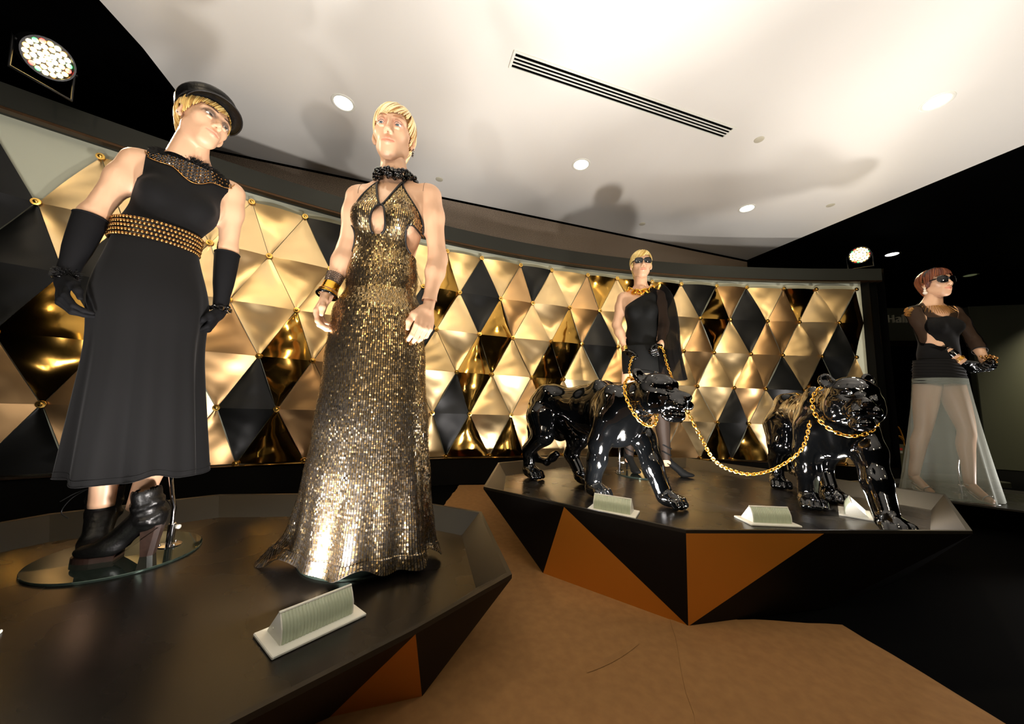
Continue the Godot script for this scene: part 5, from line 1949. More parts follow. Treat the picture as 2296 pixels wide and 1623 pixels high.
	# the cut of the gown: halter, plunging neckline, keyhole, open sides and back
	var cut := func(p: Vector3) -> float:
		var c: Vector3 = center.call(p.y)
		var x := (p - c).dot(L) + 0.006
		var z := (p - c).dot(f)
		var y := p.y
		var e := -1.0
		if z < -0.01:
			e = y - 1.20 - maxf(0.0, absf(x) - 0.06) * 0.6
			return e
		var v := (y - 1.484) / 0.145
		if y > 1.30:
			var outer := 0.148 if y < 1.44 else lerpf(0.148, 0.050, smoothstep(1.44, 1.625, y))
			e = maxf(e, absf(x) - outer)
			if y > 1.47:
				e = maxf(e, 0.002 + 0.050 * pow(maxf(v, 0.0), 0.75) - absf(x))
			e = maxf(e, y - 1.628)
			# keyhole
			var ky := (y - 1.372) / 0.112
			if ky > 0.0 and ky < 1.02:
				e = maxf(e, 0.026 * sqrt(maxf(0.0, sin(PI * pow(clampf(ky, 0, 1), 0.62)))) - absf(x))
			# side openings
			var sx := absf(x)
			var so := 1.0 - Vector2((sx - 0.128) / 0.027, (y - 1.372) / 0.047).length()
			e = maxf(e, so * 0.04)
		return e
	m = Mb.new()
	for p in grid:
		m.p(p)
	for k in rows:
		for j in cols:
			var j2 := (j + 1) % cols
			m.q(k * cols + j, k * cols + j2, (k + 1) * cols + j2, (k + 1) * cols + j)
	var gown := obj("gown", clip(m, cut), M["dress ground"], o, "floor length gold sequin halter gown")
	# sequins
	var sq := Mb.new()
	for h in [[-0.5, -0.5], [0.5, -0.5], [0.5, 0.5], [-0.5, 0.5]]:
		sq.p(Vector3(h[0] * 0.66, h[1] * 0.92, 0))
	sq.q(0, 1, 2, 3)
	var mm := MultiMesh.new()
	mm.transform_format = MultiMesh.TRANSFORM_3D
	mm.use_colors = true
	mm.mesh = sq.mesh()
	var xs: Array[Transform3D] = []
	var cs: Array[Color] = []
	var r := RandomNumberGenerator.new()
	r.seed = 77
	var y := yb + 0.004
	while y < 1.63:
		var n := 144 if y > 0.72 else (172 if y > 0.42 else 200)
		var step := 0.0074 if y > 0.72 else 0.0070
		for k in n:
			var u := (float(k) + 0.5) / n
			if u > 0.37 and u < 0.63:
				continue
			var p: Vector3 = at.call(u, y)
			if cut.call(p) > -0.0035:
				continue
			var px: Vector3 = (at.call(u + 0.5 / n, y) - at.call(u - 0.5 / n, y))
			var py: Vector3 = (at.call(u, y + step * 0.5) - at.call(u, y - step * 0.5))
			var w := px.length()
			var hgt := py.length()
			if w < 0.001 or hgt < 0.001:
				continue
			px /= w
			var nn := px.cross(py).normalized()
			nn = (nn + px * r.randfn(0.0, 0.11) + py.normalized() * r.randfn(0.0, 0.11)).normalized()
			py = nn.cross(px).normalized()
			px = py.cross(nn)
			xs.append(Transform3D(Basis(px * w, py * hgt, nn), p + nn * 0.0035 - o.position))
			var t := r.randf()
			cs.append(lin(Color(0.80, 0.66, 0.42).lerp(Color(0.78, 0.74, 0.68), r.randf() * (0.5 if y > 0.75 else 0.95)) * (0.75 + 0.25 * t)))
		y += step
	mm.instance_count = xs.size()
	for k in xs.size():
		mm.set_instance_transform(k, xs[k])
		mm.set_instance_color(k, cs[k])
	var mi := MultiMeshInstance3D.new()
	mi.name = "sequins"
	mi.multimesh = mm
	mi.material_override = M["sequin"]
	mi.set_meta("kind", "stuff")
	gown.add_child(mi, true)
	# black piping round the neckline, keyhole and openings
	m = Mb.new()
	var onto := func(x: float, yy: float, off: float) -> Vector3:
		var c: Vector3 = center.call(yy)
		c.y = yy
		var q := c + L * (x - 0.006) + f * 0.25
		return touch(g, q, -f, off)
	for x in [-1.0, 1.0]:
		var pts := []
		for k in 22:
			var v := k / 21.0
			pts.append(onto.call(x * (0.003 + 0.050 * pow(v, 0.75)), 1.484 + 0.145 * v, 0.010))
		pts.append((J.neck as Vector3) + L * x * 0.058 + Vector3(0, 0.012, 0) + f * 0.025)
		pts.append((J.neck as Vector3) + L * x * 0.050 + Vector3(0, 0.030, 0) - f * 0.03)
		tube(m, pts, [0.0042], 6)
		pts = []
		for k in 18:
			var yy := lerpf(1.42, 1.625, k / 17.0)
			pts.append(onto.call(x * (0.150 if yy < 1.44 else lerpf(0.150, 0.052, smoothstep(1.44, 1.625, yy))), yy, 0.009))
		tube(m, pts, [0.0032], 6)
		pts = []
		for k in 20:
			var ky := lerpf(0.015, 1.0, k / 19.0)
			pts.append(onto.call(x * (0.026 * sqrt(maxf(0.0, sin(PI * pow(ky, 0.62)))) + 0.002), 1.372 + 0.112 * ky, 0.010))
		tube(m, pts, [0.0042], 6)
		pts = []
		for k in 12:
			var a := lerpf(PI * 0.62, PI * 1.38, k / 11.0)
			pts.append(onto.call(x * (0.128 + cos(a) * 0.029), 1.372 + sin(a) * 0.049, 0.009))
		tube(m, pts, [0.0034], 6)
	obj("black_piping", m, M["black piping"], gown)
	# cluster bead necklace
	m = Mb.new()
	var nk: Vector3 = J.neck + Vector3(0, 0.012, 0)
	for k in 230:
		var a := r.randf() * TAU
		var d := L * sin(a) + f * cos(a)
		var p := nk + d * (0.060 + r.randf() * 0.022) + Vector3(0, r.randf_range(-0.020, 0.012) - 0.018 * cos(a) * cos(a) * (1.0 if cos(a) > 0 else 0.2), 0) + f * 0.004
		ball(m, p, Vector3.ONE * r.randf_range(0.0075, 0.0105), 10, 7)
	var cn := obj("bead_necklace", m, M["bead black"], o, "black cluster bead necklace")
	cn.set_meta("kind", "stuff")
	# bracelets on the right forearm: beaded rows, then gold bangles and a black one
	var dR: Vector3 = (J.wrR - J.elR).normalized()
	m = Mb.new()
	for row in 7:
		for k in 30:
			var a := TAU * (k + 0.5 * (row % 2)) / 30
			var fr := frame_on(dR)
			octa(m, (J.elR as Vector3).lerp(J.wrR, 0.66) + dR * row * 0.0062 + (fr.x * cos(a) + fr.z * sin(a)) * (0.0320 - 0.0006 * row), 0.0036, frame_on(fr.x * cos(a) + fr.z * sin(a)))
	var bb := obj("beaded_bracelet", m, M["bead stone"], o, "wide bracelet of dark and silver beads")
	bb.set_meta("kind", "stuff")
	bracelet(o, "gold_cuff", (J.wrR as Vector3) - dR * 0.008, dR, Vector2(0.029, 0.030), [Vector2(0.95, -0.016), Vector2(1.0, -0.018), Vector2(1.03, 0.0), Vector2(1.06, 0.012), Vector2(0.98, 0.012)], "bright gold")
	for k in 3:
		m = Mb.new()
		tube(m, ring(J.wrR + dR * (0.012 + k * 0.007), (dR + L * 0.08 * (k - 1)).normalized(), 0.0325 + k * 0.0014, 0.033 + k * 0.0014, 32), [0.0032 if k < 2 else 0.0046], 8, false, true)
		obj("bangle", m, M["bright gold" if k < 2 else "bead black"], o, "gold bangle" if k < 2 else "black bangle")
	disc_base(o, Vector3(-0.548, FLOOR_ONE, -1.408), 0.207, [Vector3(-0.46, 0.17, -1.50), Vector3(-0.46, 0.40, -1.48), Vector3(-0.50, 0.60, -1.40)])

func glasses(o: Node3D, hx: Transform3D, round: float, h: float, label: String, wide := 0.028) -> void:
	var m := Mb.new()
	var fr := Mb.new()
	for x in [-1.0, 1.0]:
		var c := Vector3(0.033 * x, 0.006, 0.098)
		var pts := []
		for k in 24:
			var a := TAU * k / 24
			var sx := signf(cos(a)) * pow(absf(cos(a)), round)
			var sy := signf(sin(a)) * pow(absf(sin(a)), round)
			var px: float = wide * sx
			var py: float = h * sy + (0.003 * sx * x if sy > 0 else 0.0)
			pts.append(hx * (c + Vector3(px, py, -0.55 * pow(absf(c.x + px), 2.0) * 8.0 - 0.002)))
		var mid: Vector3 = hx * (c + Vector3(0, 0, 0.0015 - 0.0045))
		var n0 := m.p(mid)
		for p in pts:
			m.p(p)
		for k in 24:
			m.t(n0, n0 + 1 + k, n0 + 1 + (k + 1) % 24)
		tube(fr, pts, [0.0032], 6, false, true, hx.basis.z)
		tube(fr, [hx * (c + Vector3(wide * x, 0.007, -0.028)), hx * Vector3(0.076 * x, 0.012, 0.045), hx * Vector3(0.080 * x, 0.012, -0.01), hx * Vector3(0.079 * x, -0.004, -0.028)], [Vector2(0.0025, 0.0055), Vector2(0.0022, 0.005), Vector2(0.002, 0.004), Vector2(0.002, 0.003)], 6, true, false, hx.basis.y)
	tube(fr, [hx * Vector3(-0.008, 0.010, 0.0945), hx * Vector3(0, 0.012, 0.097), hx * Vector3(0.008, 0.010, 0.0945)], [0.0032], 6)
	var g := obj("sunglasses", fr, M["bead black"], o, label)
	obj("lens", m, M["lens dark"], g)

func pump(o: Node3D, at: Vector3, f: Vector3, material: String, called := "shoe") -> void:
	var xf := Transform3D(Basis(Vector3.UP.cross(f), Vector3.UP, f), at)
	var s := Sdf.new()
	s.ell(Vector3(0, 0.020, 0.150), Vector3(0.031, 0.017, 0.050), 0.02)
	s.cone(Vector3(0, 0.030, 0.120), Vector3(0, 0.098, 0.030), 0.026, 0.027, 0.03)
	s.ell(Vector3(0, 0.112, 0.0), Vector3(0.028, 0.030, 0.034), 0.02)
	s.cone(Vector3(0, 0.115, 0.008), Vector3(0, 0.160, 0.0), 0.029, 0.033, 0.02)
	s.cone(Vector3(0, 0.095, -0.018), Vector3(0, 0.004, -0.014), 0.013, 0.0048, 0.012)
	s.cut(Vector3(0, 0.185, 0.0), Vector3(0.036, 0.05, 0.034), 0.004)
	var m := Mb.new()
	m.add(s.nets(Vector3(-0.06, -0.006, -0.07), Vector3(0.06, 0.19, 0.21), 0.005), xf)
	obj(called, m, M[material], o, "black high heeled shoe" if called == "shoe" else "")

# ---- third mannequin: one shouldered mini dress, sunglasses ---------------
func mannequin_mini() -> void:
	var o := thing("mannequin", "mannequin in sunglasses, chunky gold necklace and one shouldered black mini dress, behind the left panther", "mannequin", Vector3(1.02, FLOOR_TWO, -2.74))
	var az := deg_to_rad(-19.0)
	var f := Vector3(sin(az), 0, cos(az))
	var J := {"neck": Vector3(1.044, 1.745, -2.814), "head": Vector3(1.045, 1.85, -2.80), "shR": Vector3(0.912, 1.690, -2.862), "shL": Vector3(1.180, 1.690, -2.768), "elR": Vector3(0.866, 1.456, -2.880), "elL": Vector3(1.215, 1.450, -2.755), "wrR": Vector3(0.914, 1.240, -2.800), "wrL": Vector3(1.155, 1.262, -2.690), "waist": Vector3(1.060, 1.468, -2.810), "hip": Vector3(1.058, 1.235, -2.810),
		"hpR": Vector3(0.985, 1.10, -2.838), "hpL": Vector3(1.130, 1.10, -2.785), "knR": Vector3(0.955, 0.715, -2.850), "knL": Vector3(1.185, 0.710, -2.760), "anR": Vector3(0.962, 0.385, -2.850), "anL": Vector3(1.212, 0.385, -2.752)}
	var B := body_sdf(J, f, 0.96)
	var L: Vector3 = B.L
	var keep := func(p: Vector3) -> float:
		return 1.42 - p.y if absf((p - B.mid).dot(L)) < 0.115 else 1.22 - p.y
	var skin := skin_part(B, J, 0.0125, keep)
	var hx := head_at(Vector3(1.044, 1.948, -2.795), -10.0, 0.0, 0.0, 1.03)
	skin.add(paint_head({"lip": Color(0.80, 0.55, 0.45)}), hx)
	obj("body", skin, M["skin"], o)
	var hm := Mb.new()
	hm.tinted = true
	hm.add(make_hair({"seed": 21, "front": 0.048, "side": -0.012, "nape": -0.160, "sweep": 1.2, "count": 330, "flick": 0.32, "tones": [Color(0.74, 0.60, 0.30), Color(0.92, 0.82, 0.54), Color(0.86, 0.74, 0.44), Color(0.95, 0.88, 0.62)]}), hx)
	obj("hair", hm, M["hair"], o, "cropped blond hair flicked out at the nape")
	glasses(o, hx, 0.6, 0.0205, "black square sunglasses")
	for q in [["hpR", "knR", "anR"], ["hpL", "knL", "anL"]]:
		var a: Vector3 = J[q[0]]
		var e: Vector3 = J[q[1]]
		var w: Vector3 = J[q[2]]
		var pts := [a, a.lerp(e, 0.5), e, e.lerp(w, 0.28) - f * 0.012, e.lerp(w, 0.6) - f * 0.004, w, w - Vector3(0, 0.03, 0) + f * 0.02]
		var rs := [0.083, 0.072, 0.050, 0.052, 0.040, 0.031, 0.031]
		var m := Mb.new()
		m.tinted = true
		m.tint = lin(SKIN)
		var fine := []
		var fr := []
		for k in pts.size() - 1:
			for j in 5:
				fine.append((pts[k] as Vector3).cubic_interpolate(pts[k + 1], pts[maxi(k - 1, 0)], pts[mini(k + 2, pts.size() - 1)], j / 5.0))
				fr.append(lerpf(rs[k], rs[k + 1], j / 5.0))
		tube(m, fine, fr, 18)
		obj("leg", m, M["skin"], o)
		m = Mb.new()
		var f2 := []
		for r in fr:
			f2.append(r + 0.003)
		tube(m, fine.slice(4), f2.slice(4), 18, false)
		obj("stocking", m, M["stocking"], o, "sheer black stocking")
	# crossed strap bands round the ankles
	for q in ["anR", "anL"]:
		var w: Vector3 = J[q]
		var m := Mb.new()
		for d in [0.05, 0.10]:
			tube(m, ring(w + Vector3(0, d, 0) - f * 0.003, (Vector3.UP + L * 0.5).normalized(), 0.039 + d * 0.05, 0.039 + d * 0.05, 20), [Vector2(0.002, 0.006)], 6, false, true)
		obj("ankle_strap", m, M["black satin cloth"], o)
	pump(o, Vector3(0.955, FLOOR_TWO + 0.008, -2.865), Vector3(0.10, 0, 0.99).normalized(), "black satin cloth")
	pump(o, Vector3(1.212, FLOOR_TWO, -2.765), Vector3(0.90, 0, 0.40).normalized(), "black satin cloth")
	# dress
	var mid: Vector3 = B.mid
	var cut := func(p: Vector3) -> float:
		var x := (p - mid).dot(L)
		var y := p.y - mid.y
		var line := -0.085 + 0.60 * (x + 0.10)      # rises towards her left shoulder
		if x > 0.03:
			line = 0.20
		var e := y - line
		e = maxf(e, y + 0.03 - 3.0 * (0.135 - absf(x)) if y > -0.13 and x < 0.0 else e)
		e = maxf(e, x - 0.150)
		if p.y > 1.30:
			e = maxf(e, 0.066 - Vector2(p.x - J.neck.x, (p.z - J.neck.z)).length() if p.y > 1.66 else -1.0)
			e = maxf(e, p.y - 1.745)
		return maxf(e, 1.20 - p.y)
	var dm := cloth(B.torso, Vector3(0.84, 1.14, -3.0), Vector3(1.30, 1.80, -2.58), 0.011, 0.007, cut)
	var cen := func(y: float) -> Vector3:
		return Vector3(1.058, y, -2.812)
	var rad := func(a: float, y: float) -> Vector3:
		var t := clampf((1.26 - y) / 0.22, 0, 1)
		return Vector3(0.164 - 0.006 * t, 0.118 + 0.006 * t, 0)
	dm.add(loft(cen, rad, 1.035, 1.26, 14, 60, f))
	var dr := obj("dress", dm, M["black satin cloth"], o, "one shouldered black mini dress")
	var m := Mb.new()
	tube(m, ring(Vector3(1.058, 1.036, -2.812), Vector3.UP, 0.124, 0.158, 50, f), [0.002], 5, false, true)
	obj("hem", m, M["black piping"], dr)
	m = Mb.new()
	var pts := spline([Vector3(1.150, 1.735, -2.775), Vector3(1.205, 1.66, -2.752), Vector3(1.228, 1.45, -2.735), Vector3(1.225, 1.22, -2.725), Vector3(1.262, 0.985, -2.735)], 6)
	var rs := []
	for k in pts.size():
		var t := float(k) / (pts.size() - 1)
		rs.append(Vector2(lerpf(0.066, 0.095, t), lerpf(0.062, 0.105, t)))
	var s0 := m.v.size()
	tube(m, pts, rs, 40, false, false, f)
	for k in pts.size():
		var t := float(k) / (pts.size() - 1)
		for j in 40:
			var c: Vector3 = pts[k]
			var q := s0 + k * 40 + j
			m.v[q] += (m.v[q] - c) * (0.20 * t * sin(TAU * j / 40 * 7.0))
	obj("cape_sleeve", m, M["cape black"], dr, "long sheer black cape sleeve")
	# gloves, bangles and necklace
	for right in [true, false]:
		var w: Vector3 = J.wrR if right else J.wrL
		m = Mb.new()
		var tip := Vector3(0.965, 1.10, -2.735) if right else Vector3(1.085, 1.175, -2.60)
		m.add(hand_grip, hand_at(w + (tip - w).normalized() * 0.03, tip, f + L * (0.5 if right else -0.5) + Vector3(0, 0.2, 0), right, 1.0))
		obj("glove", m, M["glove leather"], o, "short black leather glove")
	var dR: Vector3 = (J.wrR - J.elR).normalized()
	for k in 3:
		m = Mb.new()
		tube(m, ring(J.wrR - dR * (0.012 - k * 0.012), dR + L * 0.05 * k, 0.029, 0.029, 24), [0.0034], 6, false, true)
		obj("bangle", m, M["bright gold"], o)
	m = Mb.new()
	var lk := []
	for k in 20:
		var a := TAU * k / 20
		lk.append(Vector3(cos(a) * 0.0255, sin(a) * 0.021, 0))
	tube(m, lk, [0.0066], 8, false, true, Vector3.BACK)
	var lm := m.mesh()
	var neck := Node3D.new()
	neck.name = "chain_necklace"
	neck.set_meta("label", "chunky gold link necklace")
	o.add_child(neck, true)
	for k in 9:
		var a := lerpf(-1.5, 1.5, k / 8.0)
		var d := L * sin(a) + f * cos(a)
		var p: Vector3 = touch(B.torso, J.neck + d * 0.22 - Vector3(0, 0.055 * cos(a), 0) + Vector3(0, 0.01, 0), -d, 0.010)
		var tg := (L * cos(a) - f * sin(a)).normalized()
		var bz := (d + Vector3(0, 0.5, 0)).normalized()
		if k % 2 == 1:
			bz = bz.rotated(tg, 1.0)
		shared("link", lm, Transform3D(Basis(tg, bz.cross(tg), bz), p), M["bright gold"], neck)
	disc_base(o, Vector3(1.02, FLOOR_TWO, -2.74), 0.19, [Vector3(0.865, 0.27, -2.79), Vector3(0.865, 0.42, -2.79), Vector3(0.875, 0.50, -2.80), Vector3(0.94, 0.62, -2.86)])

# ---- fourth mannequin: headband, pearl earrings, sheer long skirt ----------
func mannequin_sheer() -> void:
	var o := thing("mannequin", "auburn haired mannequin with headband, pearl earrings and sheer long black skirt at the far right", "mannequin", Vector3(3.54, 0.174, -2.83))
	var az := deg_to_rad(-8.0)
	var f := Vector3(sin(az), 0, cos(az))
	var J := {"neck": Vector3(3.540, 1.725, -2.825), "head": Vector3(3.552, 1.82, -2.815), "shR": Vector3(3.408, 1.662, -2.850), "shL": Vector3(3.690, 1.662, -2.800), "elR": Vector3(3.465, 1.425, -2.815), "elL": Vector3(3.795, 1.42, -2.78), "wrR": Vector3(3.580, 1.245, -2.715), "wrL": Vector3(3.715, 1.245, -2.67), "waist": Vector3(3.552, 1.415, -2.818), "hip": Vector3(3.535, 1.17, -2.825),
		"hpR": Vector3(3.460, 1.06, -2.845), "hpL": Vector3(3.605, 1.06, -2.815), "knR": Vector3(3.425, 0.685, -2.880), "knL": Vector3(3.645, 0.70, -2.775), "anR": Vector3(3.372, 0.315, -2.930), "anL": Vector3(3.625, 0.295, -2.775)}
	var B := body_sdf(J, f, 0.96)
	var L: Vector3 = B.L
	var mid: Vector3 = B.mid
	var keep := func(p: Vector3) -> float:
		return 1.20 - p.y
	var skin := skin_part(B, J, 0.0125, keep)
	var hx := head_at(Vector3(3.560, 1.890, -2.795), -8.0, 2.0, 0.0, 1.03)
	skin.add(paint_head({"lip": Color(0.82, 0.56, 0.47)}), hx)
	obj("body", skin, M["skin"], o)
	for q in [["hpR", "knR", "anR"], ["hpL", "knL", "anL"]]:
		var a: Vector3 = J[q[0]]
		var e: Vector3 = J[q[1]]
		var w: Vector3 = J[q[2]]
		var pts := [a, a.lerp(e, 0.5), e, e.lerp(w, 0.28) - f * 0.012, e.lerp(w, 0.6) - f * 0.004, w, w - Vector3(0, 0.03, 0) + f * 0.02, w - Vector3(0, 0.085, 0) + f * 0.09, w - Vector3(0, 0.105, 0) + f * 0.14]
		var rs := [0.083, 0.072, 0.050, 0.052, 0.040, 0.031, 0.031, 0.026, 0.016]
		var m := Mb.new()
		m.tinted = true
		m.tint = lin(SKIN)
		var fine := []
		var fr := []
		for k in pts.size() - 1:
			for j in 5:
				fine.append((pts[k] as Vector3).cubic_interpolate(pts[k + 1], pts[maxi(k - 1, 0)], pts[mini(k + 2, pts.size() - 1)], j / 5.0))
				fr.append(lerpf(rs[k], rs[k + 1], j / 5.0))
		tube(m, fine, fr, 18)
		obj("leg", m, M["skin"], o)
		m = Mb.new()
		tube(m, ring(w - Vector3(0, 0.012, 0), Vector3(0, 1, 0.2), 0.033, 0.033, 20), [0.0035], 6, false, true)
		tube(m, ring(w - Vector3(0, 0.088, 0) + f * 0.105, (f - Vector3.UP * 0.7).normalized(), 0.028, 0.026, 18), [0.004], 6, false, true)
		tube(m, [w - Vector3(0, 0.045, 0) - f * 0.012, w - Vector3(0, 0.115, 0) - f * 0.014], [0.012, 0.005], 8)
		tube(m, [w - Vector3(0, 0.06, 0) - f * 0.01, w - Vector3(0, 0.108, 0) + f * 0.07, w - Vector3(0, 0.120, 0) + f * 0.16], [Vector2(0.022, 0.004), Vector2(0.03, 0.004), Vector2(0.022, 0.004)], 8, true, false)
		obj("sandal", m, M["chrome"], o, "silver ankle strap sandal")
	var hm := Mb.new()
	hm.tinted = true
	hm.add(make_hair({"seed": 41, "front": 0.050, "side": -0.050, "nape": -0.125, "sweep": 0.7, "count": 380, "radii": Vector3(0.082, 0.094, 0.104), "tones": [Color(0.36, 0.17, 0.08), Color(0.50, 0.26, 0.13), Color(0.42, 0.20, 0.10), Color(0.30, 0.13, 0.06)]}), hx)
	obj("hair", hm, M["hair"], o, "auburn bobbed hair")
	var m := Mb.new()
	var band := []
	for k in 26:
		var a := lerpf(-1.75, 1.75, k / 25.0)
		band.append(hx * Vector3(sin(a) * 0.0885, 0.030 + cos(a) * 0.102, 0.018 - 0.016 * absf(a)))
	tube(m, band, [Vector2(0.003, 0.0115)], 8, true, false, hx.basis.z)
	obj("headband", m, M["bead black"], o, "glossy black headband")
	glasses(o, hx, 0.8, 0.0275, "oversized dark sunglasses", 0.0315)
	for x in [-1.0, 1.0]:
		m = Mb.new()
		var e := hx * Vector3(0.079 * x, -0.034, -0.008)
		ball(m, e, Vector3.ONE * 0.0075, 12, 8)
		ball(m, e - Vector3(0, 0.017, 0), Vector3.ONE * 0.0095, 12, 8)
		ball(m, e - Vector3(0, 0.039, 0), Vector3.ONE * 0.0145, 14, 10)
		obj("pearl_earring", m, M["pearl"], o, "three pearl drop earring")
	# top: opaque bodice, sheer yoke and sleeves
	var cut := func(p: Vector3) -> float:
		var q := p - mid
		var x := absf(q.dot(L))
		return maxf(maxf(x - 0.150, q.y + 0.075 - 0.25 * absf(x - 0.06)), 1.17 - p.y)
	var dm := cloth(B.torso, Vector3(3.28, 1.10, -3.0), Vector3(3.82, 1.80, -2.60), 0.0115, 0.007, cut)
	var top := obj("bodice", dm, M["black jersey"], o, "black fitted bodice")
	var yoke := func(p: Vector3) -> float:
		var q := p - mid
		var e := Vector2(p.x - J.neck.x, p.z - J.neck.z - 0.02).length()
		return maxf(maxf(0.075 - e, p.y - 1.735), -(q.y + 0.085 - 0.25 * absf(absf(q.dot(L)) - 0.06)))
	obj("sheer_yoke", cloth(B.torso, Vector3(3.28, 1.50, -3.0), Vector3(3.82, 1.80, -2.60), 0.0115, 0.006, yoke), M["sheer black"], top)
	for q in [["shR", "elR", "wrR"], ["shL", "elL", "wrL"]]:
		var a: Vector3 = J[q[0]]
		var e: Vector3 = J[q[1]]
		var w: Vector3 = J[q[2]]
		var sleeve := func(p: Vector3) -> float:
			var t1 := (p - a).dot(e - a) / (e - a).length_squared()
			var t2 := (p - e).dot(w - e) / (w - e).length_squared()
			var near := minf((p - a - (e - a) * clampf(t1, 0, 1)).length(), (p - e - (w - e) * clampf(t2, 0, 1)).length())
			var inner := (p - mid).dot(L) * (1.0 if q[0] == "shL" else -1.0)
			return maxf(maxf(near - 0.068, (t2 - 0.52) * 0.2), 0.118 - inner if p.y > 1.36 else -1.0)
		m = cloth(B.all, a.min(e).min(w) - Vector3(0.09, 0.09, 0.09), a.max(e).max(w) + Vector3(0.09, 0.09, 0.09), 0.010, 0.006, sleeve)
		obj("sleeve", m, M["sheer black"], top, "sheer black sleeve")
		m = Mb.new()
		tube(m, ring(e.lerp(w, 0.55), w - e, 0.041, 0.041, 20), [Vector2(0.002, 0.005)], 6, false, true)
		obj("cuff", m, M["black piping"], top)
	var r := RandomNumberGenerator.new()
	r.seed = 9
	m = Mb.new()
	for k in 26:      # curled gold braid on the right shoulder
		var d := (-L + Vector3(0, r.randf_range(-0.9, 0.7), 0) + f * r.randf_range(-0.3, 1.0)).normalized()
		var c: Vector3 = touch(B.all, J.shR + d * 0.12, -d, 0.009)
		var bb := frame_on(d)
		var pts := []
		var r0 := r.randf_range(0.007, 0.013)
		for j in 14:
			var a := j * 0.62
			pts.append(c + (bb.x * cos(a) + bb.z * sin(a)) * r0 * (1.0 - j * 0.045) + d * 0.001 * j * 0.3)
		tube(m, pts, [0.0018], 5)
	obj("gold_braid", m, M["antique gold"], top, "curled gold braid shoulder decoration")
	# skirt: ruched short wrap, then a long sheer layer with a train
	var cen := func(y: float) -> Vector3:
		return Vector3(3.535, y, -2.825)
	var rad := func(a: float, y: float) -> Vector3:
		var t := clampf((1.26 - y) / 0.20, 0, 1)
		return Vector3(0.150 + 0.016 * t + 0.002 * sin(y * 260.0 + a * 2.0), 0.108 + 0.014 * t + 0.002 * sin(y * 260.0 + a * 2.0), 0)
	var sk := obj("skirt", loft(cen, rad, 1.055, 1.25, 50, 60, f), M["black jersey"], o, "short ruched black skirt")
	var cen2 := func(y: float) -> Vector3:
		var t := clampf((1.10 - y) / 0.92, 0, 1)
		return Vector3(3.535 + 0.02 * t, y, -2.825 - 0.03 * t)
	var rad2 := func(a: float, y: float) -> Vector3:
		var t := clampf((1.10 - y) / 0.92, 0, 1)
		var fold := (0.018 * sin(a * 7.0 + 1.0) + 0.010 * sin(a * 12.0)) * t
		return Vector3(0.165 + 0.10 * pow(t, 1.2) + fold, 0.125 + 0.12 * pow(t, 1.2) + fold, 0.0)
	obj("sheer_layer", loft(cen2, rad2, 0.178, 1.10, 40, 90, f), M["sheer skirt"], sk, "long sheer grey black overskirt")
	# jewellery and gloves
	for right in [true, false]:
		var w: Vector3 = J.wrR if right else J.wrL
		m = Mb.new()
		var tip := Vector3(3.645, 1.125, -2.65) if right else Vector3(3.66, 1.15, -2.58)
		m.add(hand_grip, hand_at(w + (tip - w).normalized() * 0.03, tip, f * 0.6 + Vector3(0, 0.7, 0), right, 1.0))
		obj("glove", m, M["glove leather"], o, "short glossy black glove")
	var dR: Vector3 = (J.wrR - J.elR).normalized()
	bracelet(o, "wide_cuff", J.elR.lerp(J.wrR, 0.74), dR, Vector2(0.037, 0.037), [Vector2(0.93, -0.022), Vector2(1.0, -0.022), Vector2(1.02, 0.0), Vector2(1.0, 0.022), Vector2(0.93, 0.022)], "bead black", "wide glossy black cuff")
	for k in 4:
		m = Mb.new()
		tube(m, ring(J.elR.lerp(J.wrR, 0.93) + dR * k * 0.006, dR + L * 0.06 * (k - 1), 0.033, 0.033, 24), [0.0028], 6, false, true)
		obj("bangle", m, M["bright gold"], o)
	m = Mb.new()
	for k in 46:
		ball(m, J.wrL + Vector3(r.randf_range(-0.05, 0.05), r.randf_range(-0.02, 0.03), 0.03 + r.randf_range(-0.02, 0.02)), Vector3.ONE * r.randf_range(0.005, 0.009), 8, 6)
	var cl := obj("cluster_bracelet", m, M["antique gold"], o, "cluster bracelet of metal beads")
	cl.set_meta("kind", "stuff")
	m = Mb.new()
	for k in 17:
		var a := lerpf(-1.25, 1.25, k / 16.0)
		var d := L * sin(a) + f * cos(a)
		var p: Vector3 = touch(B.torso, J.neck + d * 0.24 - Vector3(0, 0.030, 0), -d, 0.009)
		var len := 0.030 + 0.045 * cos(a)
		var q: Vector3 = touch(B.torso, J.neck + d * 0.26 - Vector3(0, 0.030 + len, 0), -d, 0.012)
		tube(m, [p, q], [0.0030, 0.0018], 6)
		ball(m, p, Vector3.ONE * 0.0045, 8, 6)
	obj("spike_necklace", m, M["antique gold"], o, "fan necklace of gold spikes")
	disc_base(o, Vector3(3.60, 0.174, -2.86), 0.19, [Vector3(3.70, 0.18, -2.90), Vector3(3.70, 0.4, -2.90), Vector3(3.66, 0.55, -2.84)])
	o.position.x -= 0.06

func mannequins() -> void:
	people_materials()
	make_head()
	hand_soft = make_hand([28.0, 34.0, 20.0, 6.0], 0.03)
	hand_grip = make_hand([62.0, 70.0, 40.0, 2.0], 0.01)
	mannequin_cap()
	mannequin_gown()
	mannequin_mini()
	mannequin_sheer()

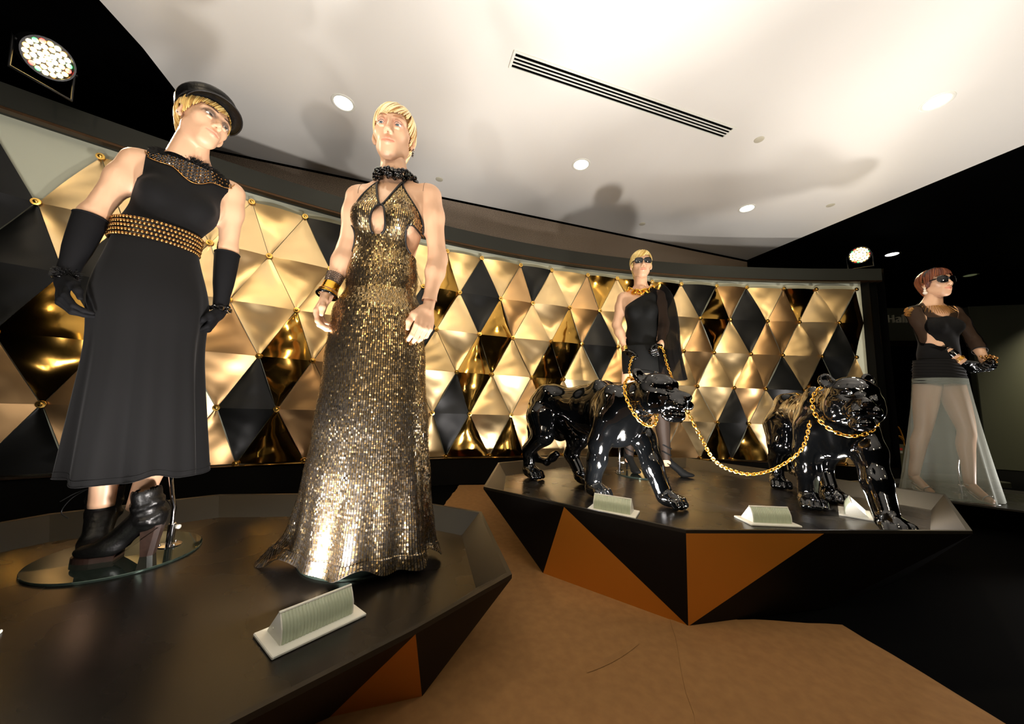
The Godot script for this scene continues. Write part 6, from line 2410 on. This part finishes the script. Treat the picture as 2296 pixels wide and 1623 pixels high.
func panther_point(which: int, p: Vector3) -> Vector3:
	var at := Vector3(0.49, FLOOR_TWO, -2.17) if which == 0 else Vector3(1.776, FLOOR_TWO, -2.047)
	var f := (Vector3(0.6, 0, 0.8) if which == 0 else Vector3(-0.40, 0, 0.93)).normalized()
	return at + Vector3.UP.cross(f) * p.x + Vector3.UP * p.y + f * p.z

func collar(which: int) -> Array:
	var pts := []
	for k in 15:
		var a := TAU * k / 14 - 0.3
		pts.append(panther_point(which, Vector3(0.122 * sin(a), 0.535 + 0.128 * cos(a), 0.350 - 0.055 * cos(a))))
	return pts

func chains() -> void:
	chain("chain_collar", "gold chain collar round the left panther's neck", "gold chain collars on the panthers", collar(0), 0.023, 0.0030)
	chain("chain_collar", "gold chain collar round the right panther's neck", "gold chain collars on the panthers", collar(1), 0.023, 0.0030)
	var mouth := panther_point(0, Vector3(0.02, 0.490, 0.590))
	var ringp := panther_point(1, Vector3(-0.128, 0.47, 0.325))
	chain("chain_leash", "long sagging gold chain from the left panther's mouth to the right panther's collar", "", [mouth, Vector3(0.915, 0.640, -1.70), Vector3(1.003, 0.528, -1.75), Vector3(1.12, 0.472, -1.80), Vector3(1.244, 0.455, -1.82), Vector3(1.355, 0.497, -1.80), Vector3(1.46, 0.595, -1.775), ringp], 0.020, 0.0027)
	chain("chain_leash", "gold chain hanging from the sunglasses mannequin's gloved hand on the left", "", [Vector3(0.965, 1.175, -2.735), Vector3(0.935, 1.145, -2.712), Vector3(0.905, 1.06, -2.68), Vector3(0.89, 0.98, -2.60), Vector3(0.78, 0.945, -2.25), panther_point(0, Vector3(-0.03, 0.655, 0.36))], 0.020, 0.0027)
	chain("chain_leash", "gold chain hanging from the sunglasses mannequin's hand under the cape sleeve", "", [Vector3(1.105, 1.245, -2.64), Vector3(1.140, 1.215, -2.62), Vector3(1.160, 1.10, -2.60), Vector3(1.165, 0.99, -2.53), Vector3(1.0, 0.90, -2.2), panther_point(0, Vector3(0.125, 0.56, 0.33))], 0.020, 0.0027)
	# small pendant on the left panther's collar
